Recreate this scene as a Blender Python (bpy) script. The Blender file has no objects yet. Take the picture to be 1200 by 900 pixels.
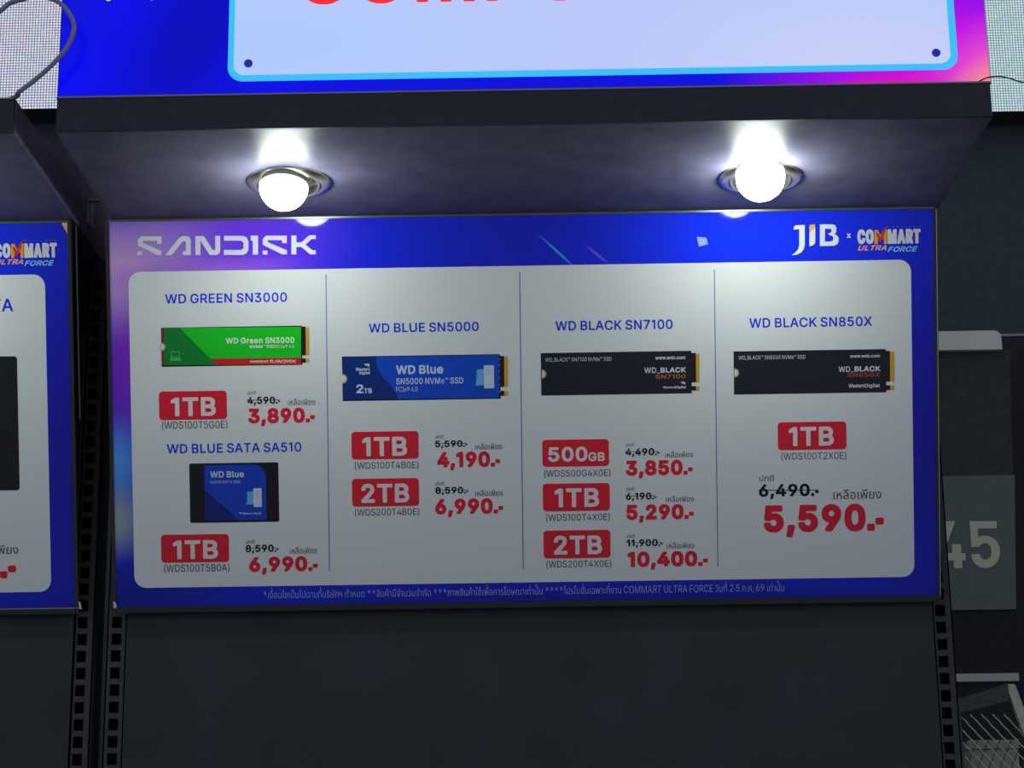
import bpy, bmesh, math, random
from mathutils import Vector, Matrix
from mathutils.geometry import tessellate_polygon

SC = bpy.context.scene
COL = SC.collection
random.seed(7)

# ------------------------------------------------------------------ camera, world, exposure
FPX, PITCH, ROLL, YAW = 2286.73, 0.2518, 0.0130, 0.0093
CAM = Vector((0.0082, -2.3679, -0.3358))
Rz = Matrix.Rotation(YAW, 3, 'Z')
_f = Rz @ Vector((0, math.cos(PITCH), math.sin(PITCH)))
_u = Rz @ Vector((0, -math.sin(PITCH), math.cos(PITCH)))
_x = Rz @ Vector((1, 0, 0))
CX = math.cos(ROLL) * _x - math.sin(ROLL) * _u
CU = math.sin(ROLL) * _x + math.cos(ROLL) * _u
CF = _f
cam = bpy.data.cameras.new('camera')
cam.sensor_width = 36.0
cam.lens = 36.0 * FPX / 1200.0
cam.clip_start = 0.05
cam.clip_end = 60
camo = bpy.data.objects.new('camera', cam)
COL.objects.link(camo)
M3 = Matrix((CX, CU, -CF)).transposed()
camo.matrix_world = Matrix.Translation(CAM) @ M3.to_4x4()
SC.camera = camo

SC.view_settings.view_transform = 'Standard'
SC.view_settings.look = 'None'
SC.view_settings.exposure = 0.0
SC.view_settings.gamma = 1.0
SC.view_settings.use_curve_mapping = False

BULB = 60.0          # radiance of the lamp bulbs
AMBIENT = 0.32        # dim hall light
world = bpy.data.worlds.new('hall')
world.use_nodes = True
SC.world = world
bg = world.node_tree.nodes['Background']
bg.inputs[0].default_value = (0.77, 0.87, 1.0, 1)
bg.inputs[1].default_value = AMBIENT

# ------------------------------------------------------------------ helpers
def lin(c):
    return tuple((v / 255 / 12.92) if v / 255 <= 0.04045 else ((v / 255 + 0.055) / 1.055) ** 2.4 for v in c) + (1.0,)

def mat(name, rgb, rough=0.5, metal=0.0, spec=0.5, noise=0.0, nscale=30.0, emit=None, estr=1.0):
    m = bpy.data.materials.new(name)
    m.use_nodes = True
    nt = m.node_tree
    b = nt.nodes['Principled BSDF']
    b.inputs['Base Color'].default_value = lin(rgb)
    b.inputs['Roughness'].default_value = rough
    b.inputs['Metallic'].default_value = metal
    b.inputs['Specular IOR Level'].default_value = spec
    if emit:
        b.inputs['Emission Color'].default_value = lin(emit)
        b.inputs['Emission Strength'].default_value = estr
    if noise:
        tc = nt.nodes.new('ShaderNodeTexCoord')
        n = nt.nodes.new('ShaderNodeTexNoise')
        n.inputs['Scale'].default_value = nscale
        n.inputs['Detail'].default_value = 6
        nt.links.new(tc.outputs['Object'], n.inputs['Vector'])
        r = nt.nodes.new('ShaderNodeMapRange')
        r.inputs['From Min'].default_value = 0.3
        r.inputs['From Max'].default_value = 0.7
        r.inputs['To Min'].default_value = 1 - noise
        r.inputs['To Max'].default_value = 1 + noise
        nt.links.new(n.outputs['Fac'], r.inputs['Value'])
        mx = nt.nodes.new('ShaderNodeVectorMath')
        mx.operation = 'SCALE'
        mx.inputs[0].default_value = lin(rgb)[:3]
        nt.links.new(r.outputs[0], mx.inputs['Scale'])
        nt.links.new(mx.outputs[0], b.inputs['Base Color'])
    return m

def link_grad(m, base, blobs):
    """printed artwork with some shade painted in: soft elliptical patches of colour over a base colour, in the sheet's own coordinates; returns the colour socket"""
    nt = m.node_tree
    tc = nt.nodes.new('ShaderNodeTexCoord')
    rgb = nt.nodes.new('ShaderNodeRGB')
    rgb.outputs[0].default_value = lin(base)
    cur = rgb.outputs[0]
    for (cx, cy, rx, ry, rot, col, st) in blobs:
        mp = nt.nodes.new('ShaderNodeMapping')
        mp.vector_type = 'TEXTURE'
        mp.inputs['Location'].default_value = (cx, cy, 0)
        mp.inputs['Rotation'].default_value = (0, 0, math.radians(rot))
        mp.inputs['Scale'].default_value = (rx, ry, 1e3)
        nt.links.new(tc.outputs['Object'], mp.inputs['Vector'])
        ln = nt.nodes.new('ShaderNodeVectorMath')
        ln.operation = 'LENGTH'
        nt.links.new(mp.outputs[0], ln.inputs[0])
        mr = nt.nodes.new('ShaderNodeMapRange')
        mr.interpolation_type = 'SMOOTHSTEP'
        mr.inputs['From Min'].default_value = 0
        mr.inputs['From Max'].default_value = 1
        mr.inputs['To Min'].default_value = st
        mr.inputs['To Max'].default_value = 0
        nt.links.new(ln.outputs['Value'], mr.inputs['Value'])
        mx = nt.nodes.new('ShaderNodeMix')
        mx.data_type = 'RGBA'
        mx.inputs[7].default_value = lin(col)
        nt.links.new(mr.outputs[0], mx.inputs[0])
        nt.links.new(cur, mx.inputs[6])
        cur = mx.outputs[2]
    return cur

INK_ROUGH, INK_SPEC = 0.06, 0.22
_ink = {}
def ink(rgb):
    """a colour printed on the laminated sheet"""
    if rgb not in _ink:
        _ink[rgb] = mat('ink_%02x%02x%02x' % rgb, rgb, rough=INK_ROUGH, spec=INK_SPEC)
    return _ink[rgb]

_lit = {}
def backlit(rgb, k=1.0):
    if rgb not in _lit:
        _lit[rgb] = mat('backlit_%02x%02x%02x' % rgb, (8, 8, 10), rough=0.4, spec=0.2, emit=rgb, estr=k)
    return _lit[rgb]

def tag(o, label=None, cat=None, group=None, kind=None):
    if label: o['label'] = label
    if cat: o['category'] = cat
    if group: o['group'] = group
    if kind: o['kind'] = kind
    return o

def link_mesh(name, bm, m, parent=None, smooth=False):
    me = bpy.data.meshes.new(name)
    bm.normal_update()
    bm.to_mesh(me)
    bm.free()
    for mm in (m if isinstance(m, (list, tuple)) else [m]):
        me.materials.append(mm)
    if smooth:
        me.polygons.foreach_set('use_smooth', [True] * len(me.polygons))
        try:
            me.set_sharp_from_angle(angle=math.radians(40))
        except Exception:
            pass
    o = bpy.data.objects.new(name, me)
    COL.objects.link(o)
    if parent: o.parent = parent
    return o

def empty(name, matrix):
    o = bpy.data.objects.new(name, None)
    o.empty_display_size = 0.05
    COL.objects.link(o)
    o.matrix_world = matrix
    return o

def box(bm, x0, x1, y0, y1, z0, z1, bevel=0.0, mi=0):
    r = bmesh.ops.create_cube(bm, size=1.0)
    vs = r['verts']
    for v in vs:
        v.co = Vector(((x0 + x1) / 2 + v.co.x * (x1 - x0), (y0 + y1) / 2 + v.co.y * (y1 - y0), (z0 + z1) / 2 + v.co.z * (z1 - z0)))
    fs = list({f for v in vs for f in v.link_faces})
    for f in fs: f.material_index = mi
    if bevel:
        es = list({e for v in vs for e in v.link_edges})
        bmesh.ops.bevel(bm, geom=es, offset=bevel, segments=2, affect='EDGES', profile=0.6)
    return bm

def loops_into(bm, loops, w=0.0, mi=0):
    """fill outlines (outer loops and holes) as flat faces at height w"""
    xs = [p[0] for l in loops for p in l]; ys = [p[1] for l in loops for p in l]
    k = 1000.0 / max(max(xs) - min(xs), max(ys) - min(ys))
    L3 = [[Vector(((p[0] - min(xs)) * k, (p[1] - min(ys)) * k, 0)) for p in l] for l in loops]
    tris = tessellate_polygon(L3)
    vs = [bm.verts.new((p[0], p[1], w)) for l in loops for p in l]
    for t in tris:
        a, b, c = (vs[i] for i in t)
        area = (b.co.x - a.co.x) * (c.co.y - a.co.y) - (c.co.x - a.co.x) * (b.co.y - a.co.y)
        if abs(area) < 1e-18: continue
        try:
            f = bm.faces.new((a, b, c) if area > 0 else (a, c, b))
            f.material_index = mi
        except ValueError:
            pass

def slab(bm, loops, w0, w1, mi=0):
    """outline with thickness: front at w1, back at w0, walls between"""
    loops_into(bm, loops, w1, mi)
    n0 = len(bm.faces)
    loops_into(bm, loops, w0, mi)
    bm.faces.ensure_lookup_table()
    bmesh.ops.reverse_faces(bm, faces=bm.faces[n0:])
    for l in loops:
        n = len(l)
        fr = [bm.verts.new((p[0], p[1], w1)) for p in l]
        bk = [bm.verts.new((p[0], p[1], w0)) for p in l]
        for i in range(n):
            j = (i + 1) % n
            f = bm.faces.new((bk[i], bk[j], fr[j], fr[i]))
            f.material_index = mi
    bmesh.ops.remove_doubles(bm, verts=bm.verts, dist=1e-6)
    bmesh.ops.recalc_face_normals(bm, faces=bm.faces)

def rrect(x0, x1, y0, y1, r, corners=(1, 1, 1, 1), seg=6):
    """rounded rectangle, counter-clockwise; corners = bl, br, tr, tl"""
    P = []
    for (cx, cy, a0, on) in ((x0, y0, 180, corners[0]), (x1, y0, 270, corners[1]), (x1, y1, 0, corners[2]), (x0, y1, 90, corners[3])):
        if not on or r <= 0:
            P.append((cx, cy)); continue
        sx = 1 if cx == x0 else -1
        sy = 1 if cy == y0 else -1
        for k in range(seg + 1):
            a = math.radians(a0 + 90 * k / seg)
            P.append((cx + sx * r + r * math.cos(a), cy + sy * r + r * math.sin(a)))
    return P

def circle(cx, cy, r, n=24, ry=None):
    return [(cx + r * math.cos(2 * math.pi * k / n), cy + (ry or r) * math.sin(2 * math.pi * k / n)) for k in range(n)]

def lathe(bm, prof, n=48, mi=0, cap=False):
    rings = []
    for (r, z) in prof:
        if r < 1e-7:
            rings.append([bm.verts.new((0, 0, z))])
        else:
            rings.append([bm.verts.new((r * math.cos(2 * math.pi * k / n), r * math.sin(2 * math.pi * k / n), z)) for k in range(n)])
    for a, b in zip(rings, rings[1:]):
        for k in range(n):
            j = (k + 1) % n
            q = [a[k % len(a)], a[j % len(a)], b[j % len(b)], b[k % len(b)]]
            q2 = []
            for v in q:
                if v not in q2: q2.append(v)
            if len(q2) > 2:
                f = bm.faces.new(q2); f.material_index = mi
    bmesh.ops.recalc_face_normals(bm, faces=bm.faces)

def tube(bm, pts, r, n=8, mi=0):
    pts = [Vector(p) for p in pts]
    rings = []
    prev = None
    for i, p in enumerate(pts):
        d = (pts[min(i + 1, len(pts) - 1)] - pts[max(i - 1, 0)]).normalized()
        if prev is None:
            a = d.orthogonal().normalized()
        else:
            a = (prev - d * prev.dot(d)).normalized()
        prev = a
        b = d.cross(a)
        rings.append([bm.verts.new(p + r * (a * math.cos(2 * math.pi * k / n) + b * math.sin(2 * math.pi * k / n))) for k in range(n)])
    for A, B in zip(rings, rings[1:]):
        for k in range(n):
            f = bm.faces.new((A[k], A[(k + 1) % n], B[(k + 1) % n], B[k])); f.material_index = mi
    for R in (rings[0], rings[-1]):
        try: bm.faces.new(R)
        except ValueError: pass
    bmesh.ops.recalc_face_normals(bm, faces=bm.faces)

def smooth_path(P, sub=8):
    P = [Vector(p) for p in P]
    out = []
    for i in range(len(P) - 1):
        p0, p1, p2, p3 = P[max(i - 1, 0)], P[i], P[i + 1], P[min(i + 2, len(P) - 1)]
        for k in range(sub):
            t = k / sub
            out.append(0.5 * ((2 * p1) + (-p0 + p2) * t + (2 * p0 - 5 * p1 + 4 * p2 - p3) * t * t + (-p0 + 3 * p1 - 3 * p2 + p3) * t ** 3))
    out.append(P[-1])
    return out

# survey of the photograph: a point of the picture carried onto a real plane of the scene
def ray(px, py):
    return (px - 600) * CX + (450 - py) * CU + FPX * CF

def on_plane(px, py, p0, n):
    d = ray(px, py)
    return CAM + d * ((Vector(p0) - CAM).dot(n) / d.dot(n))

def on_y(px, py, Y):
    return on_plane(px, py, (0, Y, 0), Vector((0, 1, 0)))

# letter outlines (plain sans capitals, figures and Thai letters), as polygons per weight
GLYPHS = {
    'R': {
        97: (195, [[168,0,138,0,138,26,136,26,131,18,125,12,114,3,98,-3,84,-4,64,-3,48,2,34,10,24,22,17,38,15,58,16,66,19,76,24,84,30,90,43,98,60,105,86,110,128,115,134,119,138,126,137,140,134,148,131,152,120,161,108,165,88,165,74,161,60,152,50,137,22,145,22,150,30,164,36,171,46,178,58,185,74,190,88,192,108,192,124,189,138,183,148,177,158,166,165,152,168,136],[138,94,130,91,118,88,80,83,60,76,52,69,47,62,46,48,49,38,58,29,64,26,76,23,96,23,104,25,116,30,127,40,132,46,136,56,138,66]]),
        98: (212, [[26,254,57,254,58,160,60,160,74,178,86,187,104,192,124,192,144,187,162,177,174,164,185,146,192,126,195,106,195,82,191,58,185,42,176,26,164,13,148,3,138,-1,124,-4,108,-4,96,-2,86,2,76,8,68,16,60,29,56,29,56,0,26,0],[108,23,120,24,130,27,140,33,148,40,154,50,159,60,163,76,164,90,164,104,161,122,157,134,151,144,144,153,134,160,122,164,112,165,98,164,88,161,82,157,73,150,66,140,61,128,58,116,56,98,57,80,59,68,63,56,69,44,76,36,86,29,96,25]]),
        99: (198, [[152,179,160,172,169,162,177,150,180,138,152,131,148,140,142,148,134,156,126,161,116,164,102,165,88,163,80,160,72,155,63,146,57,136,53,126,50,116,48,100,48,86,50,72,55,56,63,42,74,32,88,25,98,23,110,23,128,28,136,33,144,42,152,58,180,51,181,48,177,38,169,26,158,14,144,5,132,0,114,-4,98,-4,78,-1,66,4,52,13,37,28,28,42,21,60,17,84,17,104,21,128,28,146,37,160,48,172,62,182,82,190,102,192,122,191,136,187]]),
        100: (212, [[186,254,186,0,156,0,156,29,154,29,142,14,134,7,126,2,118,-2,108,-4,88,-4,78,-2,66,2,52,10,37,26,29,38,22,56,18,76,17,102,20,126,27,146,37,162,52,178,68,187,88,192,108,192,124,188,138,178,145,172,152,161,154,160,155,254],[106,23,116,25,126,29,136,36,144,46,150,58,154,72,156,100,155,112,152,126,148,136,141,148,134,155,124,161,114,164,100,165,90,164,78,160,70,154,62,146,56,136,51,122,49,110,48,90,49,78,53,62,58,50,65,40,74,31,84,26,92,24]]),
        101: (202, [[114,192,130,188,144,182,160,171,170,158,177,146,183,126,185,112,186,86,48,85,49,72,54,56,61,44,72,33,82,27,98,23,114,23,132,28,145,38,154,53,182,46,182,44,178,34,172,24,162,14,152,7,138,1,124,-3,114,-4,96,-4,80,-1,64,5,48,16,36,28,27,44,20,64,17,84,17,104,20,124,26,142,36,160,48,172,62,183,78,189,92,192],[48,110,154,110,154,112,153,122,149,134,145,142,138,152,128,159,120,163,110,165,98,165,80,161,70,155,64,149,58,142,53,132,49,120]]),
        102: (127, [[42,0,40,0,40,162,40,164,4,164,3,188,4,190,40,190,40,220,43,234,46,240,51,248,62,257,74,262,86,265,104,265,118,262,120,261,121,260,114,234,100,237,92,237,84,235,76,229,72,220,71,214,71,190,114,190,114,164,71,164,71,0]]),
        103: (213, [[186,190,186,-10,184,-26,179,-38,171,-50,160,-60,146,-68,130,-73,114,-75,90,-75,70,-71,56,-65,46,-59,37,-52,29,-42,26,-34,50,-21,60,-32,68,-39,76,-44,84,-47,108,-49,122,-47,134,-42,146,-32,151,-26,154,-18,156,-4,156,34,153,34,144,21,134,12,122,6,112,3,94,2,76,5,60,12,46,21,35,32,27,46,22,58,18,76,17,96,18,114,22,134,28,148,37,162,48,174,60,183,78,190,88,192,100,192,108,192,122,189,132,184,140,178,154,159,157,160,157,190],[108,165,96,165,86,163,76,158,70,154,62,146,56,136,52,126,49,112,48,96,49,80,52,68,57,56,64,46,74,37,82,33,94,30,108,30,118,31,128,35,136,41,144,50,149,58,153,68,156,84,156,104,155,116,152,128,146,140,138,150,130,158,122,162]]),
        104: (205, [[178,0,148,0,148,122,146,136,141,146,132,157,120,163,106,165,94,164,80,159,70,150,62,140,59,132,57,120,57,0,26,0,26,254,57,254,58,159,68,173,78,183,94,190,112,192,128,191,146,185,158,176,169,164,176,146,178,124]]),
        105: (83, [[56,0,26,0,26,188,28,190,56,190,57,188],[21,246,24,253,30,259,38,262,46,262,54,259,60,252,63,246,63,238,60,230,52,224,44,221,36,222,30,225,23,232,21,238]]),
        106: (83, [[56,190,57,-18,55,-34,48,-50,42,-57,36,-63,26,-68,18,-70,-4,-71,-5,-44,8,-43,18,-39,23,-32,26,-22,26,188,28,190],[63,238,60,230,52,224,42,221,36,222,30,225,23,232,21,236,21,246,24,254,30,259,38,262,46,262,54,258,60,252,63,246]]),
        107: (190, [[26,254,57,254,58,106,61,106,142,190,180,190,101,108,186,0,147,0,80,86,76,88,57,70,57,0,26,0]]),
        108: (95, [[28,254,57,254,57,40,59,32,64,27,70,26,85,26,90,4,90,1,76,-1,64,-1,46,3,40,8,34,14,28,26,26,42,26,254]]),
        109: (305, [[278,0,248,0,248,126,247,138,242,150,234,158,222,164,208,165,194,163,182,157,174,148,169,136,168,124,168,0,138,0,137,130,136,140,132,150,122,159,112,164,98,165,84,163,74,157,64,146,58,132,57,120,57,0,26,0,26,189,56,190,56,157,64,170,76,182,88,189,102,193,122,192,132,189,138,185,150,174,158,156,165,168,174,177,186,186,200,191,214,193,232,192,244,188,256,181,265,172,271,164,275,154,278,140]]),
        110: (205, [[178,0,148,0,148,122,146,136,141,146,132,157,120,163,106,165,94,164,80,159,70,150,62,140,59,132,57,120,57,0,26,0,27,190,56,190,56,157,64,170,76,181,88,188,104,192,124,192,138,189,152,182,164,170,170,162,174,152,178,134]]),
        111: (208, [[92,192,112,192,130,189,144,183,156,175,170,162,180,146,187,126,190,110,190,88,188,66,183,50,173,30,160,16,148,7,132,0,114,-4,94,-4,78,-1,64,5,52,13,41,22,30,38,22,56,18,76,17,100,19,118,24,136,32,154,43,168,56,179,74,188],[110,165,98,165,84,162,76,158,67,150,60,142,54,130,50,116,48,102,48,86,50,72,54,58,60,46,67,38,76,30,88,25,98,23,108,23,120,25,130,29,138,36,147,46,152,54,156,66,159,80,160,94,159,108,156,122,150,138,142,148,132,158,120,163]]),
        112: (212, [[26,-71,26,189,56,190,56,160,60,160,68,172,76,180,86,187,94,190,106,192,124,192,136,190,148,185,162,176,177,160,186,144,192,126,195,106,195,82,192,62,185,42,173,22,158,9,142,0,124,-4,106,-4,88,1,74,10,60,28,58,29,57,-70],[108,23,120,24,130,27,140,33,148,40,154,50,159,60,163,76,164,90,164,104,161,122,157,134,151,144,144,153,134,160,122,164,112,165,98,164,88,161,82,157,73,150,66,140,61,128,58,116,56,98,57,80,59,68,63,56,69,44,76,36,86,29,96,25]]),
        113: (212, [[186,-71,155,-70,154,29,152,28,140,11,124,1,108,-4,88,-4,68,1,52,10,37,26,27,42,20,64,17,84,17,106,21,130,27,146,36,162,48,175,64,185,74,189,88,192,106,192,118,190,128,186,136,180,145,172,153,160,156,160,157,190,186,190],[106,23,116,25,126,29,136,36,144,46,150,58,154,72,156,100,155,112,152,126,148,136,141,148,134,155,124,161,114,164,100,165,90,164,78,160,70,154,62,146,56,136,51,122,49,110,48,90,49,78,53,62,58,50,65,40,74,31,84,26,92,24]]),
        114: (130, [[26,0,26,189,56,190,56,160,68,176,74,182,82,187,96,192,122,192,122,161,98,163,82,159,70,150,61,138,58,130,57,122,57,0]]),
        115: (182, [[116,190,132,184,146,174,156,160,162,145,134,139,125,154,116,162,104,166,84,166,70,161,59,152,56,148,54,142,55,132,60,123,70,116,82,112,126,102,138,97,148,90,159,78,164,68,166,54,164,40,159,28,152,18,140,8,128,2,114,-2,98,-4,80,-4,64,-1,46,6,32,18,22,32,18,44,18,47,46,53,53,38,64,29,72,25,80,23,98,23,116,27,126,34,130,38,133,44,134,56,130,65,124,70,118,74,110,77,60,89,48,95,39,102,30,112,25,122,23,136,25,150,29,160,36,170,44,178,56,185,70,190,86,192,102,192]]),
        116: (114, [[105,0,94,-2,80,-2,70,-1,60,2,52,6,44,13,38,20,35,28,32,46,32,162,32,164,3,164,4,190,32,190,32,234,34,236,63,236,64,190,102,190,102,164,63,164,63,46,66,34,72,27,82,25,101,26,106,4,106,2]]),
        117: (205, [[27,190,57,190,57,72,58,58,63,44,74,33,84,27,98,25,112,26,126,32,136,40,143,50,147,62,148,72,148,190,178,190,178,0,149,0,148,33,141,20,130,9,114,1,102,-2,92,-3,80,-2,66,1,52,9,40,20,34,30,30,40,26,64]]),
        118: (195, [[9,190,42,190,43,188,85,72,98,30,110,72,152,189,185,190,112,0,81,0]]),
        119: (284, [[12,190,42,190,44,188,72,88,84,36,86,35,97,86,126,188,126,190,158,190,183,100,198,35,214,98,240,190,272,190,215,0,184,0,159,86,142,153,129,102,100,1,69,0]]),
        120: (189, [[11,0,77,98,15,190,50,190,50,189,80,144,96,117,111,144,140,189,175,190,112,96,179,0,144,0,112,48,94,77,80,52,46,0]]),
        121: (195, [[24,-70,24,-68,31,-44,44,-45,52,-45,58,-43,64,-39,72,-26,81,0,9,190,42,190,43,188,85,72,98,30,110,72,152,188,154,190,185,190,103,-28,95,-44,84,-59,76,-65,68,-69,48,-73,32,-72]]),
        122: (190, [[169,0,21,0,21,24,127,160,24,161,24,190,166,190,166,164,63,30,63,28,168,28]]),
        65: (240, [[102,254,138,254,138,253,229,8,231,0,230,0,197,0,172,71,68,71,43,0,8,0,99,250],[120,227,78,100,162,99,137,170]]),
        66: (228, [[30,254,126,254,142,253,156,249,170,242,182,233,189,224,196,208,199,194,199,180,196,166,191,156,182,146,170,138,158,134,157,132,170,129,182,123,190,116,197,108,203,98,207,88,209,76,209,64,207,50,201,34,192,22,178,12,160,4,136,0,30,0],[62,115,62,29,130,29,144,30,154,33,162,37,168,42,173,50,176,56,178,66,176,82,169,96,156,107,146,112,134,115],[62,143,126,143,140,146,150,151,156,156,162,164,167,176,168,192,166,200,163,206,156,214,150,219,134,225,120,226,62,226]]),
        67: (255, [[186,9,164,0,140,-3,112,-2,92,4,72,14,56,28,41,46,31,66,23,92,20,120,21,150,27,178,37,202,52,222,70,239,90,250,110,256,126,258,150,257,176,250,192,242,208,229,220,216,230,198,236,174,204,174,199,190,192,202,182,212,172,219,156,225,142,228,126,228,116,226,102,222,94,218,84,211,76,202,68,192,62,182,55,160,52,140,52,114,55,94,60,78,67,64,78,50,88,40,104,32,116,28,134,26,146,27,162,31,178,40,190,50,199,64,204,80,236,80,230,56,220,38,206,24]]),
        68: (251, [[30,0,30,254,128,254,154,249,170,243,178,238,196,225,210,208,221,186,228,162,231,128,229,98,222,72,212,50,200,34,184,21,170,12,150,5,132,1,116,0],[62,29,120,29,130,30,146,34,160,41,174,51,183,62,189,74,196,92,199,112,199,144,196,162,190,180,180,196,168,209,152,218,138,223,120,226,62,226]]),
        69: (209, [[188,0,30,0,30,254,186,254,186,226,62,226,62,143,178,142,178,116,176,114,62,114,62,30,186,29,188,28]]),
        70: (205, [[30,0,30,254,184,254,185,254,185,226,184,226,62,226,62,140,172,139,173,112,63,110,62,0]]),
        71: (260, [[140,258,156,256,170,252,186,245,202,235,216,220,224,210,232,194,237,174,204,174,197,192,186,206,174,217,156,225,140,228,126,228,108,224,92,217,78,205,68,192,59,174,54,156,52,134,53,104,58,82,66,66,77,50,90,39,104,32,122,27,136,26,156,29,172,35,184,43,194,54,202,70,206,84,207,100,142,100,141,128,142,128,238,128,239,92,236,72,229,52,219,36,204,20,188,10,168,1,146,-3,122,-3,96,2,78,10,60,23,44,42,33,60,25,84,21,106,20,136,23,162,29,184,41,208,55,226,74,242,92,251,116,257]]),
        72: (258, [[30,0,30,254,62,254,63,144,196,144,196,254,228,254,228,254,228,0,196,0,196,116,64,116,62,116,62,0]]),
        73: (150, [[16,254,135,254,134,226,91,226,91,30,134,28,134,0,16,0,16,28,59,30,59,226,16,226,16,254]]),
        74: (198, [[168,254,168,66,166,50,161,36,153,22,144,13,132,5,118,0,106,-3,82,-3,70,-1,56,4,46,9,38,16,31,24,24,34,20,46,17,60,17,86,48,86,49,64,53,48,62,36,74,28,88,25,104,26,116,31,126,40,133,52,136,68,136,254]]),
        75: (233, [[224,0,186,0,98,122,62,84,62,0,30,0,30,254,62,254,62,122,93,158,182,254,223,254,122,144]]),
        76: (196, [[30,254,62,254,62,30,180,29,181,28,180,0,30,0]]),
        77: (314, [[284,254,284,0,252,0,252,216,229,148,173,4,171,0,170,0,143,0,83,150,60,216,61,0,30,0,30,254,76,254,140,90,158,37,174,88,238,254]]),
        78: (262, [[232,0,193,0,98,150,60,214,62,146,62,0,30,0,30,254,69,254,175,86,200,41,199,94,199,254,232,254]]),
        79: (267, [[148,-3,122,-3,104,0,84,7,66,19,48,36,35,58,27,76,21,106,20,134,23,162,29,184,41,208,56,226,74,241,94,251,116,257,140,258,164,254,181,248,200,236,215,222,229,202,239,180,245,154,246,126,244,94,237,68,226,46,211,28,192,12,170,2],[134,228,118,227,102,222,86,212,74,200,64,186,57,168,53,150,52,128,53,104,56,90,62,72,72,56,84,44,100,34,116,28,132,26,146,27,164,32,180,41,191,52,201,66,208,80,213,100,215,122,215,140,211,164,205,182,196,196,184,210,170,219,152,226]]),
        80: (222, [[30,0,30,254,132,254,152,250,170,242,180,234,189,224,197,210,202,196,204,184,204,162,200,144,194,130,187,120,178,111,166,103,150,97,126,93,62,93,62,0],[62,226,62,122,124,121,132,122,147,128,160,137,165,144,170,156,172,166,172,176,169,196,164,206,158,213,146,221,126,226]]),
        81: (267, [[234,-24,200,-24,178,5,160,-1,140,-3,112,-2,92,4,76,12,61,24,48,36,38,52,27,76,21,106,20,136,24,166,32,190,44,212,60,231,78,244,96,252,116,257,140,258,164,254,181,248,200,236,215,222,229,202,239,180,245,154,246,128,245,100,240,78,230,54,218,36,202,20],[126,228,110,225,94,218,82,208,69,194,60,176,54,156,52,140,52,114,55,94,60,78,67,64,76,52,88,41,104,32,120,27,134,26,152,28,158,30,159,32,123,80,156,79,184,45,191,52,198,60,204,72,209,84,214,106,215,136,213,156,207,176,200,190,188,205,176,216,160,224,140,228]]),
        82: (224, [[30,254,124,254,140,253,156,249,170,243,180,235,191,224,200,206,204,190,205,172,202,152,196,136,186,122,174,113,157,104,214,0,176,0,124,98,122,99,62,98,62,0,30,0],[62,226,62,128,124,128,136,129,152,135,164,146,169,154,172,164,173,176,172,186,170,196,166,204,156,216,142,223,126,226]]),
        83: (223, [[120,258,136,256,154,251,168,244,178,236,188,226,195,214,199,202,200,190,170,189,166,200,162,208,154,216,148,221,130,228,116,229,102,229,88,226,80,222,72,217,65,210,60,202,58,194,58,182,60,174,63,170,70,163,82,155,100,148,150,134,166,127,180,119,193,106,200,94,204,78,204,62,200,44,192,30,180,17,168,8,152,1,136,-3,120,-4,96,-4,80,-1,64,4,52,11,42,18,32,30,26,40,21,54,20,68,52,68,54,58,58,48,66,39,74,33,86,28,100,25,122,25,134,27,146,31,154,36,163,44,168,50,172,60,173,72,171,82,168,88,162,93,150,102,130,109,78,124,64,130,50,139,39,148,30,164,26,180,26,194,29,208,35,220,42,230,54,241,68,249,86,255,106,258]]),
        84: (224, [[128,0,96,0,96,226,16,226,16,254,208,254,208,226,208,226,128,226]]),
        85: (259, [[30,254,62,254,62,86,64,72,67,62,72,54,78,46,92,35,108,28,128,26,140,26,150,28,168,35,174,40,183,48,191,62,195,74,196,86,196,254,229,254,229,86,228,72,223,54,215,38,204,24,190,12,174,4,156,-2,136,-4,110,-3,90,2,72,10,58,21,45,36,39,46,34,58,30,80]]),
        86: (240, [[9,254,42,254,42,253,98,98,120,28,143,98,197,254,231,254,138,0,102,0,101,2]]),
        87: (343, [[334,254,265,0,228,0,228,1,182,168,172,216,161,168,115,0,77,0,8,254,40,254,42,252,84,90,96,32,110,92,154,254,190,254,234,86,246,33,261,98,301,254]]),
        88: (237, [[10,0,100,130,16,254,52,254,101,182,118,152,139,186,186,254,222,254,138,132,228,0,191,0,138,76,118,108,99,76,46,0]]),
        89: (236, [[134,0,102,0,102,104,9,252,10,254,46,254,101,164,118,132,137,168,190,254,227,254,134,104]]),
        90: (219, [[20,254,198,254,198,232,197,228,84,64,58,28,198,29,200,28,200,0,21,0,21,24,161,226,20,226]]),
        48: (227, [[120,-3,102,-3,82,2,64,12,51,26,41,42,32,64,27,84,24,112,24,142,27,170,33,194,42,214,53,230,68,245,86,254,108,258,128,257,148,251,164,240,177,226,188,208,196,186,201,160,203,136,202,104,199,82,192,56,183,36,170,20,154,7,140,0],[112,25,126,26,138,31,148,39,155,48,162,62,167,78,170,94,172,118,172,140,169,166,165,184,159,198,151,212,142,221,130,227,118,230,102,229,92,225,82,218,72,206,66,196,60,178,56,156,55,140,55,110,57,90,61,72,67,56,76,42,84,34,98,27]]),
        49: (150, [[110,0,78,0,78,218,76,218,24,193,22,194,23,222,78,254,111,254]]),
        50: (227, [[32,0,32,24,140,140,149,152,155,162,159,174,160,182,159,198,154,210,148,216,142,222,128,228,116,230,100,229,90,226,82,221,73,212,68,204,65,196,64,182,62,181,33,182,34,198,39,214,45,224,56,237,68,246,80,252,98,257,118,258,132,256,146,252,158,246,168,238,179,226,185,214,189,202,191,186,190,176,187,162,178,144,162,122,141,98,76,30,78,28,194,28,195,28,195,0]]),
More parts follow.
